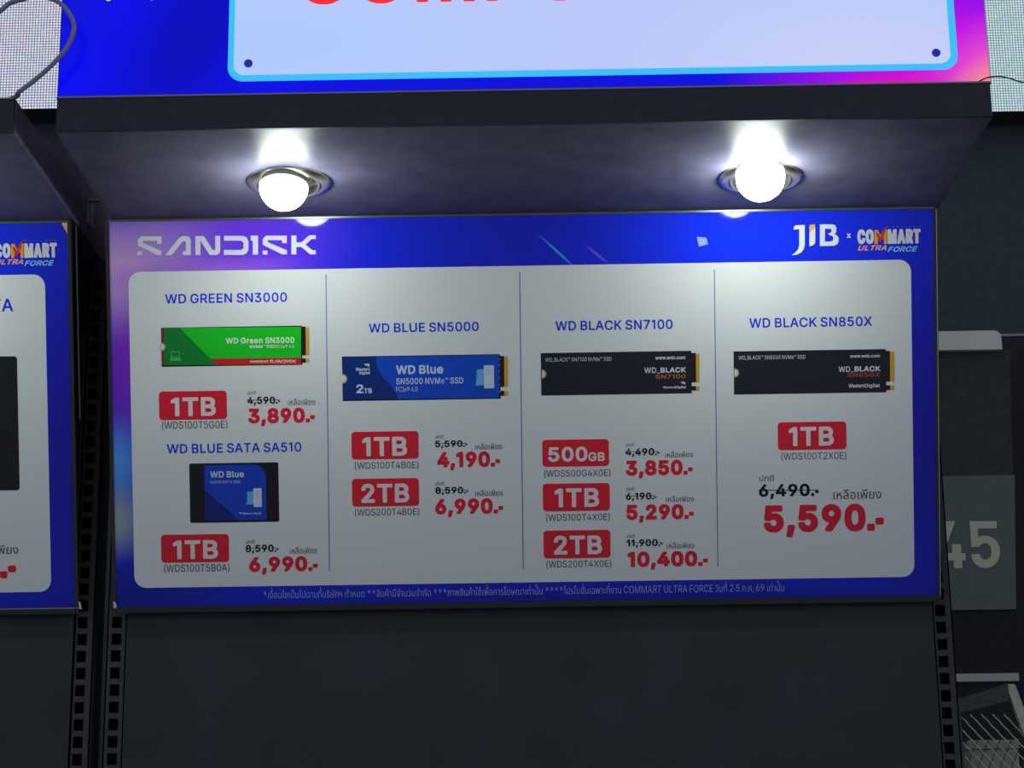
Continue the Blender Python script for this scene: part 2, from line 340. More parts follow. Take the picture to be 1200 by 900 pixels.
        51: (227, [[36,254,186,254,186,230,111,146,128,145,140,143,154,138,166,132,175,124,182,116,189,106,194,92,196,82,196,68,195,56,191,44,185,32,177,22,168,14,154,6,142,1,124,-3,98,-3,80,0,64,6,48,15,35,28,28,40,24,50,22,66,54,66,55,66,56,56,61,46,68,38,76,33,86,28,100,25,114,25,124,26,142,32,154,43,162,56,165,72,163,86,159,96,152,106,142,114,132,119,118,123,78,124,78,150,141,220,144,226,36,226]]),
        52: (227, [[154,254,54,82,56,81,140,81,141,158,171,158,172,82,206,81,207,54,172,52,171,0,170,0,141,0,140,53,20,54,20,80,122,252,124,254]]),
        53: (227, [[182,254,182,226,76,226,67,152,68,151,78,158,92,164,108,167,120,167,134,165,148,160,160,154,168,147,178,136,184,128,190,114,194,100,195,86,195,70,193,58,189,46,180,30,168,18,156,8,140,1,124,-3,104,-3,88,-1,72,4,64,9,52,17,41,30,33,46,30,60,30,65,60,65,66,48,72,40,80,34,88,29,98,26,106,25,118,25,128,27,136,31,146,38,153,46,159,56,162,64,164,76,164,88,160,104,151,120,140,130,126,136,114,138,92,137,76,131,64,123,34,126,48,254]]),
        54: (227, [[160,254,160,252,89,150,106,156,114,157,128,157,148,152,160,146,170,138,183,124,189,112,192,102,194,78,192,56,187,42,179,28,166,15,154,6,140,0,126,-3,108,-3,90,-1,76,5,64,12,49,26,42,38,35,54,32,70,32,90,35,106,43,128,55,150,126,253,126,254],[124,25,134,28,144,34,151,42,156,48,160,56,163,68,164,78,163,90,157,108,152,115,142,124,134,129,124,132,116,133,102,132,92,129,84,124,76,117,69,108,65,98,63,88,63,76,64,64,67,54,72,46,78,38,86,32,96,27,104,25,118,24]]),
        55: (227, [[50,0,49,2,162,226,32,226,31,254,194,254,195,224,83,0]]),
        56: (227, [[106,258,120,258,132,256,154,249,164,243,172,236,179,228,184,220,189,208,191,194,190,178,187,168,181,156,172,146,162,138,150,134,150,132,160,130,170,125,185,112,192,102,196,92,199,84,200,70,200,58,195,40,187,28,179,20,168,11,152,3,140,-1,120,-3,102,-3,86,-1,68,5,54,13,42,24,34,36,28,50,26,62,26,74,28,86,32,96,38,108,46,117,56,125,64,129,76,132,76,134,66,137,56,143,47,152,40,164,36,178,35,190,36,202,40,216,50,232,66,245,84,254],[168,62,168,72,167,82,164,90,160,96,152,105,144,110,136,114,126,117,110,118,100,117,90,114,82,110,74,105,66,96,61,88,58,78,58,66,59,58,62,50,66,44,74,36,80,32,88,28,100,25,126,25,138,28,146,32,154,37,161,44,165,52],[158,202,155,208,150,216,142,222,136,226,126,229,116,230,106,230,96,228,84,222,76,216,71,208,68,200,66,190,68,174,72,166,77,158,90,149,100,146,112,145,122,145,130,147,144,154,151,162,155,168,158,174,160,186]]),
        57: (227, [[66,0,66,2,138,106,126,100,118,98,104,97,94,98,82,101,72,105,64,110,54,117,47,126,41,134,34,154,32,166,32,180,35,202,40,214,49,228,60,240,72,248,90,255,106,258,120,258,136,255,152,249,166,240,176,230,186,214,191,200,194,184,194,164,191,148,183,126,169,102,101,0],[106,230,94,227,86,223,78,216,71,208,64,190,63,178,63,166,66,154,70,146,76,138,84,130,100,123,110,122,122,122,132,125,140,129,148,136,155,144,160,152,163,164,164,176,163,186,161,196,156,206,150,214,142,222,134,226,124,229]]),
        40: (137, [[118,270,99,226,86,182,78,142,76,104,78,68,85,36,99,-6,118,-48,88,-48,76,-26,66,-4,58,18,51,44,47,66,45,86,45,108,46,134,51,168,60,204,70,232,83,260,88,270]]),
        41: (137, [[20,270,48,270,56,256,69,226,79,196,86,166,91,130,92,88,89,62,85,42,79,20,70,-4,57,-32,48,-48,19,-48,37,-8,51,34,59,72,61,104,58,146,50,184,38,224,19,268]]),
        42: (227, [[56,228,60,228,102,201,101,254,124,254,124,201,168,229,181,208,133,182,181,158,169,136,124,165,124,111,101,112,102,165,58,137,56,137,45,158,93,182,45,208]]),
        44: (94, [[20,-60,34,36,68,36,68,32,43,-58,42,-60]]),
        46: (65, [[52,0,16,0,16,37,52,36]]),
        45: (80, [[18,102,62,102,62,68,18,68]]),
        95: (159, [[159,0,159,-28,158,-28,0,-28,0,0]]),
        58: (94, [[69,30,70,20,69,12,64,4,56,-1,48,-2,40,-1,32,4,26,12,25,22,26,29,32,37,40,42,50,43,56,42,64,36],[60,178,66,172,70,164,70,156,68,148,62,140,54,136,46,135,36,138,29,144,25,152,25,162,27,168,33,176,40,180,50,181]]),
        174: (231, [[212,132,204,112,193,96,180,82,164,71,144,63,124,59,108,59,90,62,70,70,54,80,38,96,29,110,21,128,17,144,16,162,19,182,25,200,35,216,48,230,64,243,82,252,100,257,122,258,140,255,160,248,176,238,192,222,203,206,211,188,215,168,215,150],[186,130,190,144,191,158,190,172,186,186,179,200,170,211,160,220,146,228,134,232,120,234,102,233,88,229,74,221,62,212,53,200,45,186,41,170,40,158,42,142,46,130,53,116,62,105,74,95,88,88,102,84,116,83,130,84,144,88,156,95,169,106,180,118],[82,204,132,204,144,199,150,193,155,184,156,176,155,168,150,156,141,148,158,113,136,113,122,142,120,144,102,143,101,114,81,114,81,204],[101,188,102,160,122,159,128,162,131,166,133,170,133,178,132,182,129,186,120,189]]),
        8482: (212, [[42,163,41,240,14,240,13,254,84,254,84,240,58,240,58,164],[196,254,196,163,180,164,180,222,154,164,146,163,144,164,118,223,117,164,101,164,102,254,121,254,148,188,176,254]]),
        32: (80, []),
    },
    'M': {
        65: (252, [[140,261,144,258,146,256,236,10,238,4,237,-4,234,-7,196,-7,192,-5,166,64,74,64,49,-4,44,-7,6,-7,2,-4,3,-2,1,-2,2,6,94,258,98,261],[120,202,88,106,152,106]]),
        66: (240, [[24,259,28,261,130,261,144,260,160,256,176,248,186,239,195,228,202,214,205,204,206,184,205,170,202,160,196,150,188,140,178,134,186,129,194,123,203,114,208,106,212,96,215,86,216,62,213,44,207,30,199,18,186,8,166,-2,138,-7,28,-7,24,-4,23,-2,23,256],[70,108,70,36,128,36,140,37,156,43,162,48,167,54,170,60,171,68,169,80,163,90,150,102,138,107,126,108],[70,150,124,150,134,152,144,156,153,164,159,174,161,188,158,200,154,206,148,212,132,218,116,219,70,219]]),
        67: (267, [[184,-1,162,-8,144,-10,116,-10,104,-8,88,-3,66,9,49,24,35,42,23,66,15,96,13,124,15,158,23,188,34,212,50,232,70,248,94,259,114,264,144,265,160,263,180,257,200,246,217,232,230,214,239,196,243,178,243,172,241,168,238,167,202,167,198,170,195,180,188,194,180,202,172,210,160,216,146,220,138,221,124,220,104,214,87,202,80,196,73,186,64,166,60,148,59,124,60,106,65,86,72,70,81,58,92,47,106,39,118,35,130,34,144,34,156,37,172,45,183,54,192,68,198,84,202,87,238,87,242,84,243,76,240,62,234,48,226,34,217,22,206,13,196,6]]),
        68: (263, [[24,-5,23,-2,23,256,24,258,28,261,132,261,148,258,162,254,186,242,206,226,218,210,229,186,236,160,238,124,236,96,229,68,223,54,216,42,205,28,190,15,172,5,150,-3,134,-6,120,-7,28,-7],[70,36,120,36,132,38,148,43,158,48,168,56,177,68,184,80,190,100,192,124,192,144,188,164,182,180,174,192,162,204,148,212,136,216,116,219,69,218]]),
        69: (221, [[192,-6,190,-7,28,-7,24,-4,23,-2,23,256,24,259,28,261,188,261,192,258,193,256,193,224,188,219,69,218,70,150,180,150,182,149,185,146,185,112,184,110,180,108,70,107,69,36,190,36,193,34,195,30,195,-2]]),
        70: (217, [[28,-7,24,-4,23,-2,23,256,24,258,28,261,186,261,188,260,192,256,192,224,190,220,186,219,69,218,70,146,176,146,180,142,180,108,176,104,70,104,69,-2,64,-7]]),
        71: (272, [[106,263,122,265,152,264,174,259,196,248,212,236,226,220,237,202,244,180,244,172,240,167,202,167,198,170,192,184,185,196,170,210,162,215,150,219,138,221,128,221,110,217,94,209,79,194,69,178,62,158,59,136,60,108,65,86,73,68,84,54,100,42,116,36,130,34,144,34,160,38,170,43,181,52,190,62,196,74,199,86,200,93,140,93,136,95,134,98,134,130,136,133,140,135,242,135,246,130,246,90,244,74,239,56,230,38,219,24,202,8,182,-2,160,-9,144,-10,124,-10,104,-8,84,-1,64,10,46,26,34,42,23,66,16,90,13,118,14,152,20,180,31,206,43,224,50,233,62,243,84,256]]),
        72: (270, [[233,-6,230,-7,194,-7,190,-4,189,-2,188,109,70,109,69,-2,64,-7,28,-7,24,-4,23,-2,23,256,24,259,28,261,64,261,69,256,70,151,188,151,189,256,190,258,194,261,230,261,234,258,235,256,235,-2]]),
        73: (162, [[14,261,136,261,140,260,142,256,142,224,140,220,136,219,98,218,98,36,136,36,140,33,142,30,142,-2,138,-7,14,-7,10,-4,9,-2,9,30,10,34,14,36,52,36,52,218,14,219,10,222,9,224,9,256,10,258]]),
        74: (210, [[170,261,175,256,175,70,174,52,168,32,159,18,148,7,136,-1,122,-7,108,-10,84,-10,70,-9,52,-3,40,4,32,12,25,18,18,30,13,44,10,58,10,88,11,90,14,93,50,93,54,92,56,88,56,66,60,52,66,42,76,35,88,32,96,32,110,36,118,43,126,54,129,70,129,256,130,259,134,261]]),
        75: (245, [[228,-6,226,-7,184,-7,180,-4,98,110,69,80,69,-2,68,-4,64,-7,28,-7,24,-4,23,-2,23,256,24,259,28,261,64,261,69,256,70,143,176,259,180,261,226,261,229,258,228,258,230,256,229,248,132,144,230,6,231,-2,229,-4,230,-4]]),
        76: (208, [[28,261,64,261,69,256,70,36,182,36,186,34,188,30,188,-2,186,-6,182,-7,28,-7,24,-4,23,-2,23,256,24,259]]),
        77: (326, [[288,260,291,256,291,-2,290,-4,286,-7,250,-7,246,-4,245,-2,244,168,177,-4,174,-7,140,-7,137,-4,135,0,78,142,68,170,68,-2,64,-7,28,-7,24,-5,23,-2,23,256,24,259,28,261,78,261,82,258,147,94,158,62,169,96,232,258,236,261,286,261]]),
        78: (274, [[24,259,28,261,70,261,74,259,192,71,192,256,194,259,198,261,234,261,238,259,239,256,239,-2,236,-6,234,-7,192,-7,187,-4,94,142,70,183,69,-2,67,-6,64,-7,28,-7,24,-4,23,-2,23,256]]),
        79: (279, [[158,-9,144,-10,124,-10,104,-8,82,0,64,11,46,27,32,46,23,66,16,90,13,118,14,150,20,180,29,202,42,222,60,241,84,255,108,263,124,265,144,265,160,263,182,256,202,245,219,230,232,212,244,188,251,162,253,130,252,98,246,72,235,46,220,27,202,10,178,-3],[138,34,156,37,170,44,182,54,191,64,200,80,205,96,208,116,208,136,206,154,202,168,194,186,185,198,172,209,162,215,144,220,130,221,114,218,100,212,87,202,75,188,67,174,62,158,59,138,59,118,62,96,67,80,73,68,83,56,92,47,106,39,124,34]]),
        80: (234, [[28,-7,24,-4,23,-2,23,256,24,258,28,261,132,261,154,257,174,248,188,238,197,226,205,212,210,194,211,180,211,158,207,142,200,126,192,114,178,102,164,94,154,90,134,86,70,86,69,-2,64,-7],[69,128,120,128,128,129,142,133,151,140,157,146,161,152,165,170,165,180,163,190,155,204,144,213,130,218,118,219,70,219]]),
        81: (279, [[238,-30,236,-31,198,-31,194,-28,176,-4,150,-10,124,-10,104,-8,88,-3,72,5,55,18,42,32,32,46,26,58,20,74,14,104,13,138,17,168,26,196,39,218,54,236,76,251,94,259,114,264,144,265,168,261,186,254,206,242,221,228,235,208,246,182,252,156,253,124,252,98,247,74,239,54,228,36,212,18,240,-18,241,-26,239,-28,240,-28],[138,221,124,220,106,215,94,208,82,198,73,186,66,172,61,154,59,136,59,116,62,96,67,80,75,66,86,52,98,43,112,37,130,34,140,34,146,36,117,74,116,78,117,84,120,87,158,87,162,84,184,56,195,70,202,86,206,100,208,118,208,138,205,158,201,172,192,188,182,200,170,211,154,218]]),
        82: (236, [[28,261,128,261,144,260,162,255,174,249,186,241,197,228,206,212,211,194,212,172,210,154,205,138,196,122,182,109,168,100,221,4,221,-2,218,-6,216,-7,174,-7,170,-5,119,92,118,92,69,92,69,-2,64,-7,28,-7,24,-4,23,-2,23,256,24,259],[69,218,70,135,122,135,134,136,150,142,158,150,163,160,165,166,166,176,165,186,160,200,150,211,138,216,124,219]]),
        83: (235, [[140,263,154,259,168,253,178,246,190,236,198,224,204,212,207,198,207,186,206,184,202,182,166,182,163,184,160,196,157,202,146,213,130,220,112,222,104,222,92,219,82,215,74,209,69,202,66,196,65,188,66,180,73,170,86,162,104,155,156,140,174,132,190,121,202,106,209,92,211,76,210,52,205,36,195,20,182,8,164,-2,152,-7,132,-11,100,-11,80,-9,66,-5,54,1,38,11,30,20,21,32,15,48,12,66,14,73,18,75,54,75,59,70,61,60,64,54,70,47,76,41,92,34,102,32,116,32,128,33,138,36,146,40,154,45,160,52,164,60,166,70,165,76,158,86,146,95,128,102,86,113,70,119,56,126,38,138,28,150,21,166,19,180,20,202,26,218,34,232,44,243,62,254,80,261,96,264,124,265]]),
        84: (236, [[130,-7,94,-7,90,-4,89,-2,89,218,14,219,10,222,9,224,9,256,10,259,14,261,210,261,215,256,215,224,213,220,210,219,135,218,135,-2,133,-6]]),
        85: (271, [[24,259,28,261,64,261,69,256,69,92,71,74,78,58,84,50,92,44,108,36,122,33,130,33,148,35,164,42,178,54,183,62,187,72,189,90,189,256,190,258,194,261,230,261,234,259,236,256,236,84,235,70,230,50,221,32,209,18,194,6,176,-4,152,-10,140,-11,106,-10,86,-5,70,3,52,16,39,30,32,42,27,56,23,78,23,256]]),
        86: (252, [[3,258,6,261,44,261,48,258,105,102,120,53,191,258,196,261,234,261,237,258,238,256,238,250,147,0,144,-6,142,-7,100,-7,96,-4,3,246,2,252]]),
        87: (355, [[2,259,6,261,44,261,48,256,96,68,147,258,150,261,192,261,194,260,198,254,246,67,295,258,300,261,336,261,340,260,342,256,341,248,271,-4,268,-7,226,-7,222,-4,172,181,121,-4,118,-7,76,-7,72,-5,1,252]]),
        88: (249, [[4,-5,4,-2,2,-2,3,6,91,130,9,248,8,256,10,256,10,259,14,261,54,261,58,260,103,194,118,168,180,259,184,261,224,261,228,260,230,256,229,248,147,132,234,6,235,4,234,-4,230,-7,188,-7,185,-4,138,62,118,93,99,62,50,-6,48,-7,8,-7]]),
        89: (248, [[100,-7,96,-4,95,-2,95,100,3,248,2,252,3,258,6,261,48,261,50,260,118,149,134,178,184,259,188,261,230,261,234,256,233,248,141,100,141,-2,136,-7]]),
        90: (231, [[14,259,18,261,200,261,204,258,205,256,205,228,204,226,73,36,202,36,206,33,207,30,207,-2,204,-6,202,-7,18,-7,15,-4,14,-2,14,24,15,28,146,218,18,219,14,222,13,224,13,256]]),
        48: (238, [[126,-10,100,-10,84,-7,68,1,52,14,40,28,30,46,22,72,18,98,17,138,19,166,25,192,35,218,46,234,62,250,70,255,84,261,104,265,122,265,146,260,162,252,178,238,189,222,199,202,205,180,209,154,210,116,207,84,201,58,192,36,179,18,166,5,148,-5],[110,32,122,33,134,38,142,44,149,54,156,68,161,84,164,104,165,122,164,150,162,164,158,182,153,194,145,206,136,216,128,220,114,223,102,221,92,216,82,207,75,196,70,184,65,166,63,154,62,130,62,112,64,94,68,76,74,60,82,48,90,40,100,34]]),
        49: (162, [[114,-7,76,-7,72,-4,70,-2,70,206,26,186,20,186,16,188,16,192,16,224,17,228,74,261,114,261,116,259,118,256,118,-2]]),
        50: (238, [[26,-5,25,-2,25,26,26,28,134,144,143,156,148,167,152,176,153,184,151,198,148,204,140,213,128,220,110,223,94,219,86,215,80,209,73,196,71,178,68,175,66,174,30,174,27,176,26,180,26,192,28,204,34,220,42,234,56,247,70,256,82,261,104,265,122,265,140,262,154,257,166,250,177,240,185,230,192,218,196,206,197,192,197,174,195,162,191,152,184,138,169,118,147,92,92,36,196,35,200,34,202,30,202,-2,200,-6,196,-7,30,-7]]),
        51: (238, [[32,261,188,261,193,256,193,228,192,224,128,152,152,147,164,142,174,135,184,125,192,116,198,104,202,92,203,76,203,60,201,48,197,38,189,24,180,14,170,6,158,-1,142,-7,124,-10,94,-10,76,-7,58,0,42,10,29,24,22,34,17,48,15,60,16,70,20,73,58,73,62,68,65,54,74,43,86,36,106,32,116,32,126,34,142,41,150,50,154,56,156,60,157,72,156,84,152,94,146,102,136,109,126,113,114,116,76,117,72,119,71,122,71,150,72,154,129,218,32,219,29,222,28,224,28,256,29,258]]),
        52: (238, [[158,261,162,256,161,248,66,88,134,88,134,160,135,164,138,166,174,166,177,164,178,160,178,88,208,88,212,86,214,84,214,50,212,47,208,46,178,46,178,-2,176,-6,174,-7,138,-7,135,-4,134,-2,134,46,18,46,14,48,13,52,13,80,16,88,117,258,122,261]]),
        53: (238, [[188,260,190,256,190,224,186,219,82,218,76,166,76,165,90,171,106,174,132,173,146,169,160,163,168,157,179,148,188,136,195,122,199,112,202,98,202,66,200,56,195,42,186,26,173,12,160,2,144,-6,126,-10,102,-10,84,-8,68,-2,46,12,33,28,28,38,24,52,23,66,24,70,28,72,64,72,68,68,70,58,74,50,84,40,92,36,100,33,116,32,124,34,134,38,140,43,147,50,155,66,157,78,157,86,154,100,146,114,134,124,124,129,110,131,96,130,80,125,66,116,32,119,28,122,27,126,27,134,42,258,46,261,186,261]]),
        54: (238, [[162,261,167,256,167,250,166,248,108,164,130,164,152,159,168,150,184,136,194,120,200,100,201,72,198,50,192,34,182,20,170,8,156,-1,142,-7,128,-10,104,-10,88,-8,72,-2,58,7,43,22,36,32,28,52,25,68,25,92,28,108,37,132,49,154,120,258,124,261],[112,31,122,32,130,35,138,39,144,45,149,52,154,62,157,78,154,96,149,106,144,112,136,119,130,122,114,126,96,122,82,112,73,98,70,88,70,80,72,62,76,54,81,46,94,36,102,33]]),
        55: (238, [[46,-7,43,-4,43,-2,42,-2,43,6,150,218,28,219,25,222,24,224,24,256,25,258,30,261,198,261,200,260,202,256,202,220,89,-4,84,-7]]),
        56: (238, [[122,265,144,261,166,251,182,236,193,218,196,210,198,198,198,182,196,170,193,162,187,150,178,140,170,134,180,127,188,119,196,110,201,100,205,90,207,80,207,56,204,42,196,26,184,14,170,3,156,-4,138,-9,124,-10,96,-10,84,-8,70,-4,62,0,48,9,38,17,31,26,26,34,22,44,19,58,19,74,20,84,24,98,30,110,36,118,44,125,57,134,42,146,34,160,29,176,28,198,31,212,37,226,44,236,56,248,72,257,86,262,104,265],[161,64,161,74,159,82,154,92,148,97,142,103,136,106,122,110,114,111,96,108,88,105,80,100,73,92,69,86,65,74,65,66,67,58,69,52,74,46,86,37,104,32,122,32,134,35,144,39,155,50,159,56],[74,188,76,174,85,162,96,155,114,152,128,154,134,157,140,162,146,168,150,174,153,188,150,202,140,214,130,220,114,223,96,220,84,213,77,204,74,194]]),
        57: (238, [[64,-7,60,-4,60,-2,59,-2,60,6,118,90,92,91,74,96,54,107,41,120,32,136,26,156,25,186,28,204,34,220,43,234,54,245,70,255,86,262,104,265,122,265,140,262,156,255,170,246,185,230,193,216,198,204,201,186,201,160,198,144,190,124,177,100,107,-4,102,-7],[112,223,104,222,95,218,88,214,82,208,73,194,70,182,70,176,73,158,76,150,82,142,94,133,102,130,114,129,130,132,138,136,144,142,149,148,154,158,157,176,156,186,153,196,143,210,136,216,128,220,118,223]]),
        32: (80, []),
    },
    'B': {
        97: (211, [[178,-12,172,-14,134,-14,128,-12,126,-8,110,-15,96,-18,64,-18,50,-15,34,-8,22,1,11,14,6,24,2,36,1,64,3,76,6,84,17,100,28,108,52,118,82,124,118,128,123,130,121,140,116,145,110,149,98,151,84,149,76,145,67,136,60,126,54,123,44,123,12,133,7,142,8,156,20,176,36,190,56,200,74,205,90,206,112,206,132,202,148,195,160,186,171,174,179,156,182,138,182,-4],[124,74,90,70,74,66,62,58,60,52,61,48,68,41,76,38,88,37,102,40,112,47,119,54,123,64]]),
        98: (229, [[16,266,22,268,60,268,66,266,71,258,72,196,86,203,98,206,126,206,144,203,160,196,172,188,184,176,196,158,205,136,209,112,209,78,206,58,200,38,189,18,174,1,158,-9,136,-17,104,-18,88,-15,70,-6,66,-12,60,-14,22,-14,16,-12,13,-8,12,-4,12,258],[108,38,122,40,130,45,138,52,146,68,150,94,147,118,140,134,134,141,126,147,112,151,96,148,86,141,81,134,73,116,70,94,74,70,82,52,96,41]]),
        99: (215, [[154,195,164,189,174,180,189,160,194,144,194,134,190,126,158,117,146,117,141,120,132,136,120,147,106,151,90,148,84,144,76,136,67,122,64,110,62,96,64,78,69,62,77,50,90,40,104,37,118,40,126,45,133,52,139,66,142,70,148,72,160,72,185,66,190,63,195,56,195,44,190,30,179,14,166,1,152,-8,134,-15,116,-18,88,-18,74,-15,56,-8,42,1,27,16,15,34,7,56,3,80,3,108,7,132,15,154,24,168,38,184,52,194,74,203,90,206,120,206,138,202]]),
        100: (229, [[196,266,200,258,200,-4,199,-8,196,-12,190,-14,152,-14,146,-12,142,-6,132,-12,118,-17,88,-18,70,-15,50,-7,36,4,21,22,13,36,6,58,3,84,4,118,8,138,16,158,26,174,38,187,54,197,68,203,86,206,114,206,126,203,140,196,141,258,146,266,152,268,190,268],[100,38,106,38,116,41,124,46,131,54,138,68,142,94,139,118,131,136,118,147,104,151,88,148,82,144,73,134,65,116,62,96,65,72,73,54,80,47,86,42,92,39]]),
        101: (219, [[70,202,86,206,116,206,132,203,148,197,160,191,173,180,186,162,193,146,198,126,200,102,200,80,194,73,190,71,65,70,71,56,79,48,90,40,104,37,118,39,126,43,135,50,142,64,148,67,158,67,192,58,196,50,196,40,188,20,180,10,170,1,160,-6,144,-13,122,-18,94,-18,74,-15,58,-9,42,0,30,12,19,26,10,46,4,70,3,98,5,124,11,144,21,164,36,182,50,193],[66,124,137,124,130,136,122,145,114,149,102,151,90,149,80,143,71,134]]),
        102: (144, [[36,-14,30,-12,26,-4,26,148,26,150,0,150,-6,152,-11,160,-11,194,-7,202,-2,204,26,204,27,230,31,244,41,260,52,269,68,276,82,279,108,279,122,276,131,272,135,266,135,254,127,226,124,222,118,220,108,220,98,223,92,222,88,218,85,212,86,204,118,204,124,202,128,194,128,160,124,152,118,150,86,150,85,148,85,-4,81,-12,76,-14]]),
        103: (229, [[196,202,200,194,200,-14,198,-32,191,-48,181,-62,168,-74,148,-83,130,-88,112,-89,78,-88,62,-84,44,-76,27,-64,13,-44,12,-40,12,-30,16,-22,40,-9,46,-7,56,-7,60,-9,72,-23,84,-31,96,-34,112,-34,122,-31,135,-22,140,-14,142,-2,128,-8,116,-11,88,-12,74,-10,62,-6,46,1,36,9,25,20,16,34,10,48,5,66,3,82,3,108,5,126,10,144,16,158,30,178,42,190,58,199,76,205,92,206,114,206,126,203,142,195,147,202,152,204,190,204],[104,151,88,147,73,134,66,120,62,96,65,76,73,58,80,52,88,47,102,44,118,47,126,52,132,58,139,74,142,96,139,118,132,134,120,146,114,149]]),
        104: (222, [[16,266,22,268,60,268,66,266,71,258,72,196,86,203,100,206,120,206,134,205,148,201,162,194,172,184,182,172,190,150,192,130,193,-4,188,-12,182,-14,144,-14,138,-12,135,-8,134,-4,134,112,133,126,130,136,124,142,116,148,106,150,92,148,84,143,77,136,72,124,71,112,71,-4,70,-8,66,-12,60,-14,22,-14,16,-12,13,-8,12,-4,12,258]]),
        105: (100, [[62,-14,22,-14,16,-12,12,-4,12,194,16,201,22,204,62,204,67,202,71,194,71,-4,66,-12],[10,260,20,271,34,276,50,276,62,272,67,268,73,260,77,252,77,234,74,224,64,213,54,208,36,207,22,211,14,218,9,226,7,232,7,250]]),
        106: (100, [[62,204,67,202,71,194,71,-22,69,-40,61,-58,53,-68,44,-76,30,-82,18,-85,-10,-85,-14,-83,-19,-76,-19,-38,-14,-31,-10,-29,4,-29,8,-27,11,-22,12,-16,12,194,16,201,22,204],[74,258,77,250,77,232,73,222,62,212,48,207,30,208,19,214,9,226,7,236,7,252,10,260,14,266,22,272,34,276,50,276,64,270]]),
        107: (207, [[16,266,22,268,60,268,66,266,70,262,71,258,72,140,132,202,138,204,184,204,190,202,190,200,193,198,194,184,189,176,121,106,199,8,200,-4,198,-6,199,-8,195,-10,196,-12,190,-14,142,-14,137,-12,76,66,71,62,71,-4,67,-12,60,-14,22,-14,16,-12,13,-8,12,-4,12,258]]),
        108: (111, [[22,268,62,268,66,266,71,258,71,46,73,40,90,41,94,39,98,34,104,8,104,-4,100,-10,94,-13,82,-15,58,-15,46,-13,36,-9,29,-4,21,6,14,22,12,38,12,258,16,266]]),
        109: (322, [[288,-12,282,-14,244,-14,238,-12,235,-8,234,-4,234,122,233,134,230,141,224,146,216,150,208,151,198,149,192,144,185,136,182,128,182,-4,181,-8,178,-12,172,-14,132,-14,128,-12,123,-4,123,130,121,138,116,144,108,149,100,151,90,149,82,144,77,138,72,128,71,116,71,-4,70,-8,66,-12,60,-14,22,-14,16,-12,12,-4,12,194,16,201,22,204,60,204,66,202,70,197,92,206,100,207,122,207,134,204,146,199,153,192,160,186,174,196,192,204,204,207,228,207,248,203,266,193,275,184,284,172,289,158,292,144,292,-4]]),
        110: (222, [[188,-12,182,-14,144,-14,138,-12,135,-8,134,-4,134,112,133,126,130,136,124,142,116,148,106,150,92,148,84,143,77,136,72,124,71,112,71,-4,70,-8,66,-12,60,-14,22,-14,16,-12,12,-4,12,194,17,202,22,204,60,204,66,202,70,195,84,202,94,205,108,206,130,206,142,203,156,197,166,191,174,182,185,166,190,150,192,138,193,-4]]),
        111: (224, [[76,204,98,206,126,205,140,201,160,192,174,180,186,166,194,152,201,132,204,112,204,74,201,56,193,34,180,14,166,1,150,-9,130,-16,114,-18,88,-18,70,-14,48,-4,34,8,21,24,12,40,6,60,3,82,4,116,8,136,15,154,27,172,42,188,58,197],[106,151,90,148,82,143,74,134,66,118,62,94,66,70,73,54,86,42,92,39,104,37,120,41,134,54,142,70,145,94,142,118,134,134,120,147]]),
        112: (229, [[16,-83,12,-76,12,194,14,197,17,202,22,204,60,204,66,202,70,195,78,200,92,205,120,206,140,204,158,197,174,187,190,168,199,152,206,132,209,110,209,78,205,54,196,30,183,10,174,1,160,-8,144,-15,126,-18,100,-18,88,-15,72,-7,71,-76,70,-79,66,-83,60,-85,22,-85],[108,38,122,40,130,45,138,52,146,68,150,94,147,118,140,134,134,141,126,147,112,151,96,148,86,141,81,134,73,116,70,94,74,70,82,52,96,41]]),
        113: (229, [[196,-83,190,-85,152,-85,146,-83,142,-79,141,-76,140,-8,126,-15,112,-18,86,-18,70,-15,50,-7,38,2,27,14,16,30,8,50,4,70,3,106,6,130,12,150,23,170,38,187,54,197,72,204,92,206,120,205,134,200,142,195,147,202,152,204,190,204,196,202,199,198,200,194,200,-76],[100,38,106,38,116,41,124,46,131,54,138,68,142,94,139,118,131,136,118,147,104,151,88,148,82,144,73,134,65,116,62,96,65,72,73,54,80,47,86,42,92,39]]),
        114: (146, [[22,-14,16,-12,12,-4,12,194,14,197,17,202,22,204,60,204,66,202,68,198,84,204,94,206,126,206,132,204,136,196,136,158,132,150,126,147,102,149,90,146,77,136,72,126,71,116,71,-4,70,-8,66,-12,62,-14]]),
        115: (199, [[126,203,148,192,158,184,167,172,176,150,176,140,172,133,142,125,130,125,124,128,117,140,112,146,106,150,96,152,84,151,78,148,70,142,69,138,72,133,82,128,124,118,140,112,154,105,162,98,173,84,179,68,180,46,177,32,172,20,160,4,150,-4,132,-12,120,-16,104,-18,74,-18,56,-14,42,-9,32,-3,22,6,14,16,9,24,4,40,4,52,8,59,40,67,52,67,57,64,60,60,65,48,70,43,78,39,88,37,96,37,108,40,116,46,119,52,116,56,108,62,56,75,40,82,27,92,17,104,11,118,9,142,11,156,17,170,27,184,38,192,52,199,66,204,80,206,110,206]]),
        116: (130, [[115,-12,106,-15,94,-16,70,-16,54,-12,42,-6,34,0,25,12,21,22,18,42,18,150,-2,150,-6,152,-10,156,-11,160,-11,194,-7,202,-2,204,18,204,18,240,23,248,28,250,68,250,72,248,77,240,78,204,106,204,112,202,116,194,116,160,112,152,106,150,78,150,77,148,77,54,78,44,80,40,84,39,106,41,110,39,114,34,120,6,120,-4]]),
